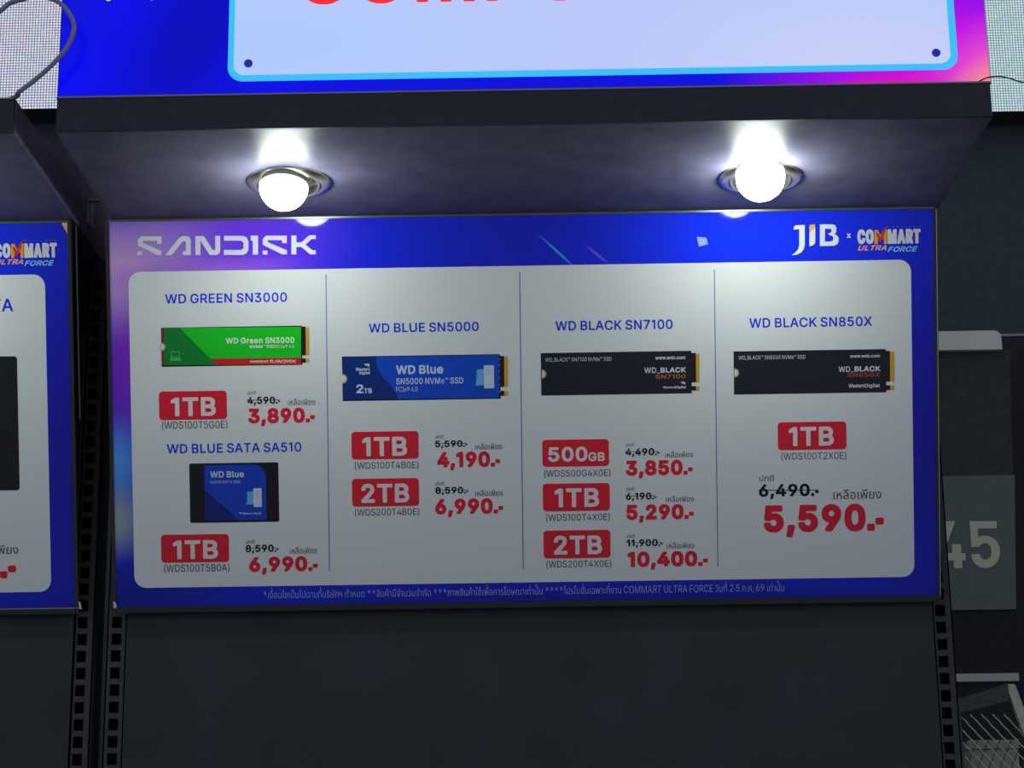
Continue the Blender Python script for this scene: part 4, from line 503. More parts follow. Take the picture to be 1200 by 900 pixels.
        3604: (214, [[186,0,155,0,155,124,154,138,149,150,142,158,136,163,122,167,114,168,94,167,80,163,70,156,62,146,56,134,53,120,52,100,52,78,54,64,58,48,64,38,76,27,86,23,104,22,116,25,119,2,110,-2,100,-3,74,-2,62,2,52,7,38,22,29,38,24,56,21,80,21,110,24,132,30,152,37,164,50,178,62,186,78,191,98,193,124,193,140,190,154,184,166,176,174,168,181,154,185,138]]),
        3605: (221, [[192,0,162,0,162,148,160,156,158,161,152,166,144,168,136,168,128,164,123,158,120,147,102,147,97,160,94,164,88,167,78,168,72,166,64,160,60,152,57,144,54,130,53,106,53,80,56,58,62,42,72,30,82,24,94,22,106,22,118,24,122,2,114,-2,102,-3,76,-2,66,1,56,6,48,12,40,20,31,36,25,58,22,84,22,112,24,136,29,156,36,172,46,183,55,188,64,192,72,193,86,193,94,191,102,187,107,182,110,175,117,184,124,190,134,193,152,193,162,192,170,189,178,184,183,178,190,166,192,150]]),
        3607: (211, [[182,0,152,0,152,126,151,140,146,152,138,160,128,165,116,167,100,167,86,162,76,153,67,142,62,128,60,116,60,0,29,0,30,190,51,190,56,160,58,160,64,172,74,181,86,188,104,193,128,193,144,190,158,183,171,172,179,156,183,136]]),
        3609: (213, [[28,190,59,190,59,64,60,52,64,40,72,31,82,25,96,23,110,23,126,28,136,36,145,48,149,60,151,74,151,190,182,190,182,0,156,0,154,28,153,28,145,16,134,7,120,0,104,-3,82,-3,66,0,50,8,40,18,32,34,28,54]]),
        3610: (209, [[28,190,59,190,59,68,60,54,64,42,72,31,84,25,98,22,116,23,128,26,138,32,145,42,149,52,150,68,150,190,181,190,181,56,178,40,173,28,164,16,156,9,146,3,126,-2,112,-3,88,-3,72,0,60,5,50,12,39,24,32,38,28,62]]),
        3611: (210, [[180,258,181,62,180,50,175,32,168,20,156,9,146,3,132,-1,118,-3,92,-3,76,-1,62,4,50,12,39,24,32,38,29,52,28,68,28,190,59,190,59,64,61,50,66,38,76,29,90,23,110,22,128,26,136,31,144,40,148,48,150,58,150,258]]),
        3614: (241, [[227,190,193,0,162,0,130,104,120,146,114,116,79,0,48,0,14,190,46,190,61,98,68,44,79,90,107,190,132,190,159,100,172,46,174,44,180,100,195,190]]),
        3616: (209, [[7,2,10,22,24,21,28,23,31,28,32,34,32,76,36,92,39,98,46,104,52,108,63,112,62,113,23,128,23,142,25,152,29,160,34,168,46,179,60,186,74,191,92,193,116,193,132,190,148,184,162,174,171,164,175,158,179,148,181,136,181,0,150,0,150,124,149,138,145,148,138,157,122,165,108,168,94,168,76,164,64,157,60,152,56,146,55,140,56,136,94,118,92,102,82,100,76,97,70,91,65,84,63,72,63,28,61,16,57,8,48,0,38,-3,20,-3]]),
        3617: (213, [[184,190,185,56,181,34,178,26,172,18,160,6,146,0,130,-3,106,-3,90,1,76,8,67,16,58,30,56,0,32,0,31,190,62,190,62,72,64,60,68,48,76,37,88,28,102,23,118,23,132,25,140,30,148,38,153,52,154,64,154,190]]),
        3618: (206, [[178,190,178,58,174,36,166,20,158,12,148,5,134,0,116,-3,92,-3,72,-1,58,3,46,10,36,18,28,32,25,46,25,66,28,80,35,90,44,97,56,101,56,102,44,108,38,112,30,120,26,128,24,138,24,152,26,162,31,172,42,183,50,187,62,191,74,192,92,192,102,191,111,188,106,164,92,167,76,167,64,163,57,154,55,148,55,140,56,132,58,128,66,120,74,116,92,113,102,113,103,92,82,90,72,87,66,84,61,78,58,74,56,66,56,56,57,48,60,40,65,34,72,28,82,24,94,22,116,23,124,25,136,31,143,40,146,50,147,62,147,190]]),
        3619: (169, [[14,10,24,35,42,28,58,24,74,22,88,22,104,25,114,30,122,38,125,48,123,60,114,70,100,77,68,88,50,96,38,103,26,114,19,126,16,140,18,158,24,170,30,177,43,184,56,190,72,193,108,193,130,189,144,183,144,157,128,163,110,167,98,168,78,168,66,166,56,161,50,154,48,150,47,144,48,138,50,134,58,126,70,120,106,107,124,99,140,89,148,80,154,68,156,50,153,34,146,20,136,11,122,3,110,-1,96,-3,72,-3,54,-2,32,3]]),
        3621: (198, [[170,0,139,0,139,90,138,90,98,87,72,82,64,79,57,74,52,68,49,60,48,52,49,42,52,36,56,30,64,25,76,22,92,22,106,24,110,2,100,-2,88,-3,72,-3,60,-2,40,5,34,10,27,16,22,24,19,32,17,44,17,56,19,68,22,76,27,84,34,92,42,98,54,104,74,110,92,113,134,115,139,116,139,136,137,146,132,156,124,163,116,166,106,168,82,168,56,162,32,151,32,180,52,187,72,192,88,193,112,193,126,191,140,186,150,180,158,172,166,156,170,136]]),
        3623: (171, [[15,184,30,190,48,193,74,193,92,190,106,184,118,177,129,166,137,154,144,136,148,114,149,88,146,64,140,44,132,28,120,14,108,6,98,1,86,-2,74,-3,58,-3,36,0,14,10,24,33,44,24,56,22,68,22,82,25,96,33,106,46,112,58,116,76,117,96,116,116,113,130,108,142,98,154,84,163,76,166,64,168,50,168,36,166,16,159,15,160]]),
        3625: (222, [[28,190,59,190,59,66,61,50,66,40,74,31,86,25,100,22,114,22,126,24,136,28,144,34,149,40,153,50,155,60,155,78,116,79,108,81,100,86,94,92,90,104,90,114,94,128,96,129,120,124,118,118,118,110,120,106,124,103,128,102,155,102,155,190,186,190,186,102,208,102,208,80,208,78,186,78,185,52,181,36,174,22,162,10,146,2,132,-2,116,-3,90,-3,74,0,62,5,52,11,41,22,36,30,32,40,28,62]]),
        3626: (198, [[184,202,184,192,179,182,170,173,159,166,163,162,167,152,170,134,170,0,139,0,139,90,138,90,98,87,72,82,64,79,57,74,52,68,49,60,48,52,49,42,52,36,56,30,64,25,76,22,92,22,106,24,110,2,92,-3,66,-3,46,2,34,10,27,16,22,24,19,32,17,46,17,58,20,72,24,80,30,88,38,96,46,101,66,108,92,113,138,116,139,126,138,142,133,154,126,161,116,166,102,168,76,167,54,161,32,151,32,180,42,184,62,190,88,193,118,192,130,189,142,183,146,186,152,192,156,202]]),
        3627: (204, [[180,0,149,0,149,70,146,84,142,92,132,102,122,107,104,110,100,110,62,72,62,0,31,0,32,190,62,190,62,108,142,190,178,190,122,132,140,129,156,121,168,110,175,96,178,86,180,72]]),
        3629: (199, [[28,180,44,187,66,192,82,193,106,193,122,190,136,184,150,174,161,162,170,144,175,124,177,106,177,78,174,58,168,38,160,24,146,10,134,3,118,-2,104,-3,80,-3,64,1,52,6,44,12,34,22,27,36,22,56,21,78,23,108,95,108,94,85,52,85,52,84,53,56,56,44,59,38,64,32,70,27,80,23,88,22,104,22,114,24,124,28,132,36,139,48,143,60,145,74,146,98,144,120,140,136,134,148,124,159,116,163,104,167,80,168,54,163,38,157,28,151]]),
        3631: (180, [[146,0,115,0,114,92,106,85,92,79,80,77,62,77,46,80,34,85,24,93,15,104,10,114,7,126,6,138,7,152,10,162,14,170,20,178,28,185,38,190,50,193,70,193,83,190,79,166,66,169,58,168,50,165,45,160,41,156,38,148,37,140,37,132,39,122,42,116,48,110,54,106,62,103,80,102,88,103,98,107,106,113,111,122,115,140,115,190,146,190]]),
        3632: (117, [[104,23,46,22,36,24,28,27,19,34,14,46,14,60,18,70,20,72,44,68,43,54,45,50,48,47,104,46],[104,120,48,119,36,121,28,124,20,132,14,142,14,156,18,168,20,169,44,165,43,150,45,146,48,144,103,144]]),
        3633: (0, [[15,222,14,220,-82,220,-92,222,-104,228,-112,236,-115,248,-113,262,-108,270,-84,266,-85,252,-82,246,-76,244,14,244,15,242]]),
        3634: (141, [[112,0,82,0,82,138,81,146,77,156,70,163,64,166,54,168,42,168,22,164,4,156,3,156,3,182,4,184,30,192,44,193,68,193,80,190,90,186,99,180,106,170,111,158,113,144]]),
        3635: (141, [[112,0,82,0,82,138,81,146,77,156,70,163,64,166,54,168,42,168,22,164,4,156,3,156,3,182,4,184,30,192,44,193,68,193,80,190,90,186,99,180,106,170,111,158,113,144],[-92,252,-87,262,-82,267,-76,271,-58,274,-42,273,-32,269,-22,260,-18,252,-17,244,-18,234,-24,224,-36,215,-50,212,-68,213,-80,218,-89,226,-93,238],[-39,248,-42,254,-48,257,-54,258,-62,257,-70,252,-72,246,-72,240,-69,234,-62,229,-56,228,-48,229,-44,232,-40,236,-39,242]]),
        3636: (0, [[-178,222,-178,234,-152,245,-32,245,-31,244,-32,220,-178,220]]),
        3637: (0, [[-178,222,-178,234,-154,245,-60,245,-60,273,-31,272,-32,220,-178,220]]),
        3639: (0, [[-178,222,-178,234,-154,245,-108,245,-106,273,-81,272,-80,245,-56,245,-56,273,-31,272,-32,220,-178,220]]),
        3648: (102, [[34,190,64,190,64,34,66,28,70,23,82,22,92,24,96,2,86,-2,66,-3,52,0,41,8,35,18,33,34,33,190]]),
        3650: (107, [[86,-3,68,-3,54,1,45,8,41,16,39,22,38,32,38,232,35,244,28,254,18,260,3,262,4,276,28,286,121,286,120,262,51,262,60,252,64,244,67,236,69,224,69,32,71,26,76,23,88,22,96,24,101,2,98,0]]),
        3651: (100, [[78,-3,60,-3,44,2,39,6,34,12,30,24,30,178,32,186,36,194,62,230,65,238,66,244,65,250,62,257,56,262,48,264,40,264,26,263,7,256,7,282,28,288,52,289,62,288,74,284,87,274,92,266,95,258,96,244,92,226,84,212,65,188,62,180,61,174,61,32,64,26,70,22,80,22,88,24,92,2,86,-1]]),
        3652: (105, [[90,-2,82,-3,68,-3,60,-1,52,2,43,12,40,18,38,28,38,224,40,238,43,246,48,254,56,262,-4,262,-4,264,4,286,101,286,101,262,88,260,77,252,71,242,69,228,69,34,71,26,76,23,88,22,97,24,101,2,98,0]]),
        3655: (0, [[-35,292,-36,273,-112,273,-118,272,-124,269,-128,264,-130,260,-130,248,-128,242,-122,238,-114,236,-94,254,-88,254,-85,246,-81,240,-76,236,-70,235,-64,236,-59,240,-57,246,-56,254,-35,254,-34,246,-37,232,-42,224,-50,218,-64,215,-78,216,-87,222,-94,231,-112,216,-124,217,-132,219,-140,223,-147,230,-152,238,-155,252,-155,260,-153,270,-149,278,-145,282,-134,290,-118,293]]),
        3656: (0, [[-32,293,-31,220,-61,220,-62,292]]),
        3657: (0, [[-20,220,-127,220,-127,236,-114,239,-106,243,-99,248,-96,256,-98,263,-104,267,-110,267,-120,263,-127,282,-118,288,-106,291,-92,291,-82,288,-73,280,-69,268,-70,256,-76,244,-20,244]]),
        32: (80, []),
    },
}

UP = '\u0e31\u0e34\u0e35\u0e36\u0e37\u0e47'
def layout(s, wt, track=0):
    loops = []
    x = 0
    prev = ''
    for ch in s:
        src = GLYPHS[wt]
        k = 1
        if '\u0e00' <= ch <= '\u0e7f': src = GLYPHS['T']
        adv, ls = src.get(ord(ch)) or GLYPHS["R"][ord(ch)]
        dx, dy = 0, 0
        if ch in '\u0e48\u0e49' and prev and prev in UP: dx, dy = -30, 75
        for l in ls:
            loops.append([(x + dx + l[i], dy + l[i + 1]) for i in range(0, len(l), 2)])
        x += adv + track
        prev = ch
    return loops

class Sheet:
    """a flat printed face: local x right, y up, z out of the face; maps points of the photograph onto it"""
    def __init__(self, root, origin, ex, ey):
        self.root = root; self.o = Vector(origin); self.ex = Vector(ex); self.ey = Vector(ey); self.n = self.ex.cross(self.ey)
    def at(self, px, py):
        p = on_plane(px, py, self.o, self.n) - self.o
        return (p.dot(self.ex), p.dot(self.ey))
    def poly(self, P):
        return [self.at(*p) for p in P]
    def rect(self, x0, x1, yt, yb):
        """px rectangle measured at its middle -> u0,u1,v0,v1"""
        cx, cy = (x0 + x1) / 2, (yt + yb) / 2
        return (self.at(x0, cy)[0], self.at(x1, cy)[0], self.at(cx, yb)[1], self.at(cx, yt)[1])
    def text_loops(self, s, wt, x0, x1, yt, yb, shear=0.0, track=0):
        L = layout(s, wt, track)
        if shear: L = [[(x + shear * y, y) for x, y in l] for l in L]
        xs = [p[0] for l in L for p in l]; ys = [p[1] for l in L for p in l]
        u0, u1, v0, v1 = self.rect(x0, x1, yt, yb)
        sx = (u1 - u0) / (max(xs) - min(xs)); sy = (v1 - v0) / (max(ys) - min(ys))
        return [[(u0 + (x - min(xs)) * sx, v0 + (y - min(ys)) * sy) for x, y in l] for l in L]
    def fill_text(self, bm, L, w, mi=0):
        # glyph loops are grouped by outer loop so that holes stay with their letter
        def area(l): return sum(l[i][0] * l[(i + 1) % len(l)][1] - l[(i + 1) % len(l)][0] * l[i][1] for i in range(len(l))) / 2
        outs = [l for l in L if area(l) > 0]; holes = [l for l in L if area(l) <= 0]
        if outs and holes and sum(map(area, outs)) < -sum(map(area, holes)): outs, holes = holes, outs
        if not outs: outs, holes = holes, []
        def inside(p, l):
            c = False
            for i in range(len(l)):
                (xa, ya), (xb, yb) = l[i], l[i - 1]
                if (ya > p[1]) != (yb > p[1]) and p[0] < (xb - xa) * (p[1] - ya) / (yb - ya) + xa: c = not c
            return c
        for o in outs:
            loops_into(bm, [o] + [h for h in holes if inside(h[0], o)], w, mi)
    def text(self, name, specs, m, w, parent=None):
        """specs: list of (string, weight, x0, x1, ytop, ybottom[, shear, track])"""
        bm = bmesh.new()
        for sp in specs:
            self.fill_text(bm, self.text_loops(*sp), w)
        return link_mesh(name, bm, m, parent or self.root)
    def texts(self, name, specs, m, w, parent=None):
        for sp in specs: self.text(name, [sp], m, w, parent)
    def shape(self, name, polys, m, w, parent=None, px=True):
        bm = bmesh.new()
        for P in polys:
            grp = P if isinstance(P[0][0], (tuple, list)) else [P]
            loops_into(bm, [self.poly(l) if px else l for l in grp], w)
        return link_mesh(name, bm, m, parent or self.root)

# ------------------------------------------------------------------ dimensions (metres)
TILT = 0.2728                      # the price board leans forward at its top
SH = 0.4690                        # height of the price board's printed face
ZU = 0.4557                        # underside of the canopy shelf
YF = -0.4101                       # its front
XL, XR = -0.4973, 0.5083
STH = 0.0397
FLOOR = -1.84
BAY = -1.0514                      # the neighbouring bay stands this far to the left

# ------------------------------------------------------------------ materials of the stand
M_STEEL = mat('black_painted_steel', (50, 52, 58), rough=0.45, spec=0.4, noise=0.25, nscale=60)
M_POST = mat('dark_post_paint', (56, 54, 56), rough=0.5, spec=0.4, noise=0.2, nscale=90)
M_UNDER = mat('semi_gloss_black_laminate', (106, 103, 126), rough=0.40, spec=0.07, noise=0.18, nscale=25)
M_END = mat('violet_black_laminate', (98, 84, 112), rough=0.5, spec=0.4, noise=0.25, nscale=40)
M_FASCIA = mat('matt_black_laminate', (50, 52, 64), rough=0.55, spec=0.35, noise=0.12, nscale=40)
M_BACK = mat('dark_blue_grey_panel', (33, 39, 47), rough=0.42, spec=0.45, noise=0.3, nscale=9)
M_EDGE = mat('dark_frame_metal', (30, 32, 36), rough=0.3, spec=0.5)
M_TRIM = mat('pale_edge_trim', (150, 150, 160), rough=0.4)
M_CHIP = mat('white_plastic', (215, 215, 215), rough=0.5)
M_RAILTOP = mat('satin_metal_rail', (96, 98, 98), rough=0.32, metal=0.6)

# ------------------------------------------------------------------ large structure
bm = bmesh.new(); box(bm, -4, 4, -3.2, 3.2, FLOOR - 0.05, FLOOR)
tag(link_mesh('floor', bm, mat('dark_carpet', (52, 52, 56), rough=0.9, spec=0.1, noise=0.3, nscale=120)), 'dark grey hall carpet under the display stands', 'floor', kind='structure')
bm = bmesh.new(); box(bm, -3.5, 3.5, 1.6, 1.66, FLOOR, 2.2)
tag(link_mesh('wall_back', bm, mat('dark_grey_backdrop', (76, 84, 92), rough=0.85, spec=0.2, noise=0.12, nscale=50)), 'dark grey backdrop wall behind the display stands', 'wall', kind='structure')

def led_material(name, base, gap, tint, pitch, slant=0.0):
    """a video wall: every pixel a square of three diodes, brightness and tint vary pixel by pixel"""
    m = bpy.data.materials.new(name); m.use_nodes = True
    nt = m.node_tree; N = nt.nodes; L = nt.links
    b = N['Principled BSDF']
    b.inputs['Base Color'].default_value = (0.01, 0.01, 0.012, 1); b.inputs['Roughness'].default_value = 0.6
    tc = N.new('ShaderNodeTexCoord')
    mp = N.new('ShaderNodeVectorMath'); mp.operation = 'SCALE'; mp.inputs['Scale'].default_value = 1 / pitch
    L.new(tc.outputs['Object'], mp.inputs[0])
    fl = N.new('ShaderNodeVectorMath'); fl.operation = 'FLOOR'; L.new(mp.outputs[0], fl.inputs[0])
    fr = N.new('ShaderNodeVectorMath'); fr.operation = 'FRACTION'; L.new(mp.outputs[0], fr.inputs[0])
    wn = N.new('ShaderNodeTexWhiteNoise'); wn.noise_dimensions = '3D'; L.new(fl.outputs[0], wn.inputs['Vector'])
    mix = N.new('ShaderNodeMix'); mix.data_type = 'RGBA'; mix.inputs[0].default_value = tint
    mix.inputs[6].default_value = lin(base); L.new(wn.outputs['Color'], mix.inputs[7])
    sep = N.new('ShaderNodeSeparateXYZ'); L.new(fr.outputs[0], sep.inputs[0])
    def lt(sock, v):
        c = N.new('ShaderNodeMath'); c.operation = 'LESS_THAN'; c.inputs[1].default_value = v; L.new(sock, c.inputs[0]); return c.outputs[0]
    mul = N.new('ShaderNodeMath'); mul.operation = 'MULTIPLY'
    L.new(lt(sep.outputs[0], 0.72), mul.inputs[0]); L.new(lt(sep.outputs[2], 0.72), mul.inputs[1])
    mx2 = N.new('ShaderNodeMix'); mx2.data_type = 'RGBA'
    mx2.inputs[6].default_value = lin(gap); L.new(mix.outputs[2], mx2.inputs[7]); L.new(mul.outputs[0], mx2.inputs[0])
    L.new(mx2.outputs[2], b.inputs['Emission Color']); b.inputs['Emission Strength'].default_value = 1.0
    return m

def led_screen(x0, x1, z0, z1, y, m, label):
    root = empty('led_screen', Matrix.Translation(((x0 + x1) / 2, y, z0)))
    tag(root, label, 'screen', 'video screens behind the stands')
    w = (x1 - x0) / 2
    bm = bmesh.new(); box(bm, -w, w, 0.004, 0.08, 0, z1 - z0, 0.002); link_mesh('cabinet', bm, M_STEEL, root)
    bm = bmesh.new(); box(bm, -w + 0.001, w - 0.001, 0, 0.004, 0.001, z1 - z0); link_mesh('display_face', bm, m, root)
led_screen(-1.75, on_y(69, 60, 1.5).x + 0.12, on_y(35, 127, 1.5).z, 1.95, 1.5,
           led_material('led_wall_white', (236, 236, 240), (92, 104, 150), 0.2, 0.0062), 'bright white video screen behind the grey cable loop, left of the blue header')
led_screen(on_y(1157, 60, 1.5).x - 0.12, 1.75, on_y(1180, 130, 1.5).z, 1.95, 1.5,
           led_material('led_wall_teal', (214, 236, 238), (86, 128, 142), 0.2, 0.0058), 'pale teal video screen right of the blue header')

# ------------------------------------------------------------------ racks
def holed_strip(bm, x0, x1, z0, z1, hx0, hx1, hz, pitch, ztop, y0, y1):
    """steel face with a row of punched rectangular slots"""
    zs = []
    z = ztop
    while z - hz > z0 + 0.01:
        zs.append((z - hz, z)); z -= pitch
    xs = [x0, hx0, hx1, x1]
    edges = [z0]
    for a, b in reversed(zs): edges += [a, b]
    edges.append(z1)
    for i in range(len(edges) - 1):
        hole = i % 2 == 1
        for k in range(3):
            if hole and k == 1: continue
            a, b, c, d = xs[k], xs[k + 1], edges[i], edges[i + 1]
            q = [bm.verts.new(v) for v in ((a, y0, c), (b, y0, c), (b, y0, d), (a, y0, d))]
            bm.faces.new(q)
    for (za, zb) in zs:
        for (p, q_) in (((hx0, za), (hx1, za)), ((hx1, za), (hx1, zb)), ((hx1, zb), (hx0, zb)), ((hx0, zb), (hx0, za))):
            v = [bm.verts.new(t) for t in ((p[0], y0, p[1]), (q_[0], y0, q_[1]), (q_[0], y1, q_[1]), (p[0], y1, p[1]))]
            bm.faces.new(v)

def upright(root, x0, x1, hx, name='upright'):
    bm = bmesh.new()
    holed_strip(bm, x0, x1, 0, ZU - 0.004 - FLOOR, hx - 0.0060, hx + 0.0060, 0.0138, 0.0207, ZU - 0.03 - FLOOR, 0.020, 0.0225)
    h = ZU - 0.004 - FLOOR
    box(bm, x0, x0 + 0.0016, 0.020, 0.075, 0, h); box(bm, x1 - 0.0016, x1, 0.020, 0.075, 0, h)
    box(bm, x0, x1, 0.0735, 0.075, 0, h)
    bmesh.ops.remove_doubles(bm, verts=bm.verts, dist=1e-6)
    return link_mesh(name, bm, M_POST, root)

def rack(dx, label):
    root = empty('display_rack', Matrix.Translation((dx, 0, FLOOR)))
    tag(root, label, 'rack', 'slotted display racks')
    upright(root, -0.5145, -0.4905, -0.5030)
    upright(root, 0.4965, 0.5205, 0.5062)
    bm = bmesh.new(); box(bm, -0.4900, 0.4960, 0.016, 0.030, 0.12, ZU - 0.004 - FLOOR, 0.001)
    link_mesh('back_panel', bm, M_BACK, root)
    bm = bmesh.new(); box(bm, -0.512, 0.518, -0.36, 0.07, 0, 0.118, 0.004); link_mesh('plinth', bm, M_STEEL, root)
    return root
rack(0, 'black slotted steel rack carrying the fully visible price board')
rack(BAY, 'black slotted steel rack at the left edge carrying the cut off board')

# ------------------------------------------------------------------ canopy shelves
LAMPS = [(-0.2659, -0.2453), (0.2792, -0.2342)]
def canopy(dx, label, lamps):
    root = empty('canopy_shelf', Matrix.Translation((dx, 0, ZU)))
    tag(root, label, 'shelf', 'black canopy shelves')
    bm = bmesh.new()
    slab(bm, [rrect(XL + 0.004, XR - 0.004, YF + 0.004, 0.074, 0)] + [circle(x, y, 0.0405, 40) for x, y in lamps], 0.0, 0.004)
    link_mesh('underside_panel', bm, M_UNDER, root)
    bm = bmesh.new(); box(bm, XL, XR, YF, YF + 0.004, 0, STH, 0.0006); link_mesh('front_fascia', bm, M_FASCIA, root)
    bm = bmesh.new(); box(bm, XL + 0.004, XR - 0.004, YF + 0.004, 0.074, STH - 0.004, STH); link_mesh('top_panel', bm, M_FASCIA, root)
    for x0 in (XL, XR - 0.004):
        bm = bmesh.new()
        # end board: deeper towards the posts
        P = [(YF + 0.004, 0.0), (0.074, 0.0), (0.074, 0.062), (-0.05, 0.078), (-0.20, 0.062), (-0.315, STH), (YF + 0.004, STH)]
        a = [bm.verts.new((x0, y, z)) for y, z in P]; b = [bm.verts.new((x0 + 0.004, y, z)) for y, z in P]
        bm.faces.new(a); bm.faces.new(b[::-1])
        for i in range(len(P)): bm.faces.new((a[i], b[i], b[(i + 1) % len(P)], a[(i + 1) % len(P)]))
        bmesh.ops.recalc_face_normals(bm, faces=bm.faces)
        link_mesh('end_board', bm, M_END, root)
    bm = bmesh.new(); box(bm, XL + 0.001, XR - 0.001, YF - 0.0008, YF, STH - 0.0012, STH + 0.0006); link_mesh('edge_strip', bm, M_TRIM, root)
    return root
canopy(0, 'wide black canopy shelf holding the two lit downlights above the price board', LAMPS)
lroot = canopy(BAY, 'black canopy shelf cut off by the left edge of the photo', [LAMPS[1]])
bm = bmesh.new(); box(bm, XR, XR + 0.028, -0.060, -0.052, 0.048, 0.0505, 0.0005); box(bm, XR, XR + 0.002, -0.060, -0.030, 0.02, 0.0505)
link_mesh('bracket', bm, M_TRIM, lroot)

# ------------------------------------------------------------------ downlights
M_NICKEL = mat('brushed_nickel', (196, 190, 176), rough=0.28, metal=1.0, noise=0.05, nscale=200)
M_CAN = mat('grey_lamp_can', (96, 96, 90), rough=0.45)
M_BULB = mat('glowing_bulb', (255, 255, 255), rough=0.3, emit=(244, 255, 246), estr=BULB)
M_BASE = mat('bulb_housing', (150, 150, 140), rough=0.4)
def downlight(x, y, bulb, label, neck=0.0065):
    root = empty('downlight', Matrix.Translation((x, y, ZU)))
    tag(root, label, 'lamp', 'downlights in the canopy shelves')
    bm = bmesh.new()
    lathe(bm, [(0.0385, 0.004), (0.0488, 0.0004), (0.0486, -0.0018), (0.0455, -0.0046), (0.0405, -0.0062), (0.0372, -0.0056), (0.0360, -0.0030), (0.0362, 0.004)], 64)
    link_mesh('trim_ring', bm, M_NICKEL, root, True)
    bm = bmesh.new()
    lathe(bm, [(0.0380, 0.002), (0.0380, 0.052), (0.0, 0.052), (0.0, 0.050), (0.0365, 0.050), (0.0365, 0.002), (0.0380, 0.002)], 48)
    o = link_mesh('lamp_can', bm, M_CAN, root, True)
    b = Vector(bulb) - Vector((x, y, ZU))
    ax = Vector((b.x * 0.35, b.y * 0.35, -0.050)).normalized()          # bulb axis, from the socket in the can down to the dome
    q = (-ax).to_track_quat('Z', 'Y').to_matrix().to_4x4()
    bm = bmesh.new()
    r = 0.0277
    prof = [(0, -r)] + [(r * math.sin(math.radians(a)), -r * math.cos(math.radians(a))) for a in range(10, 91, 10)] + [(r * 1.0, neck * 0.5), (r * 0.985, neck)]
    lathe(bm, prof, 48)
    for v in bm.verts: v.co = q @ v.co + b
    bl = link_mesh('bulb', bm, M_BULB, root, True)
    bm = bmesh.new()
    lathe(bm, [(r * 0.98, neck - 0.0001), (r * 0.97, neck + 0.003), (r * 0.86, neck + 0.009), (r * 0.60, 0.026), (0.0135, 0.034), (0.0135, 0.062), (0, 0.062)], 40)
    for v in bm.verts: v.co = q @ v.co + b
    link_mesh('bulb_housing', bm, M_BASE, bl, True)
    # tilted gimbal ring that carries the bulb, and its two spring clips
    bm = bmesh.new()
    lathe(bm, [(0.0352, 0.002), (0.0352, -0.0035), (0.0325, -0.0035), (0.0318, 0.002), (0.0352, 0.002)], 56)
    rq = Matrix.Rotation(math.radians(-7), 4, 'X')
    for v in bm.verts: v.co = rq @ v.co + Vector((0, 0, -0.001))
    link_mesh('gimbal_ring', bm, M_NICKEL, root, True)
    for s in (-1, 1):
        bm = bmesh.new()
        box(bm, s * 0.0330 - 0.0008, s * 0.0330 + 0.0008, -0.005, 0.005, -0.002, 0.016, 0.0003)
        box(bm, min(s * 0.0330, s * 0.0285), max(s * 0.0330, s * 0.0285), -0.004, 0.004, -0.003, -0.0018)
        link_mesh('spring_clip', bm, M_NICKEL, root)
    return root
def bulb_on_ray(px, py, d):
    n = Vector((0, -math.cos(TILT), -math.sin(TILT)))
    return on_plane(px, py, n * d, n)
b1 = bulb_on_ray(332.5, 219, 0.142); b2 = bulb_on_ray(891, 208, 0.138)
downlight(*LAMPS[0], b1, 'round nickel downlight with glowing white bulb, left one above the price board', 0.0006)
downlight(*LAMPS[1], b2, 'round nickel downlight with glowing white bulb, right one above the price board')
downlight(LAMPS[1][0] + BAY, LAMPS[1][1], b2 + Vector((BAY, 0, 0)), 'round downlight in the cut off left canopy, outside the picture')

# ------------------------------------------------------------------ price boards
WHITE_CARD = (226, 228, 230)
RED = (232, 34, 58)
BLACK_T = (22, 24, 30)
HEAD_BLUE = (28, 52, 220)
EX = Vector((1, 0, 0)); EY = Vector((0, -math.sin(TILT), math.cos(TILT))); EN = EX.cross(EY)

def board(dx, label, blobs, u0, u1):
    R = Matrix((EX, EY, EN)).transposed().to_4x4()
    root = empty('price_board', Matrix.Translation((dx, 0, 0)) @ R)
    tag(root, label, 'sign', 'price boards under the canopies')
    sh = Sheet(root, (dx, 0, 0), EX, EY)
    bm = bmesh.new(); box(bm, u0, u1, 0, SH, -0.006, -0.0002); link_mesh('backing_board', bm, M_EDGE, root)
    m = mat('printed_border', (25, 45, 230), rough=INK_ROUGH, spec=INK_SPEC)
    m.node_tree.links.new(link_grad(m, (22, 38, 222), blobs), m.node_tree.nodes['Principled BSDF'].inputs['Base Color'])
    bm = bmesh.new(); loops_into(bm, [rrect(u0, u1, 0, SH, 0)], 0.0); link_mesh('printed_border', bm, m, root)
    bm = bmesh.new(); box(bm, u0 - 0.001, u1 + 0.001, SH, SH + 0.0030, -0.003, 0.0012, 0.0003); link_mesh('top_rail', bm, M_RAILTOP, root)
    bm = bmesh.new(); box(bm, u0 - 0.001, u1 + 0.001, -0.0075, 0, -0.007, 0.003, 0.0004); link_mesh('bottom_rail', bm, M_EDGE, root)
    for a, b in ((u0 - 0.0045, u0), (u1, u1 + 0.0045)):
        bm = bmesh.new(); box(bm, a, b, -0.0075, SH + 0.0028, -0.006, 0.0010, 0.0003); link_mesh('side_rail', bm, M_EDGE, root)
    return root, sh

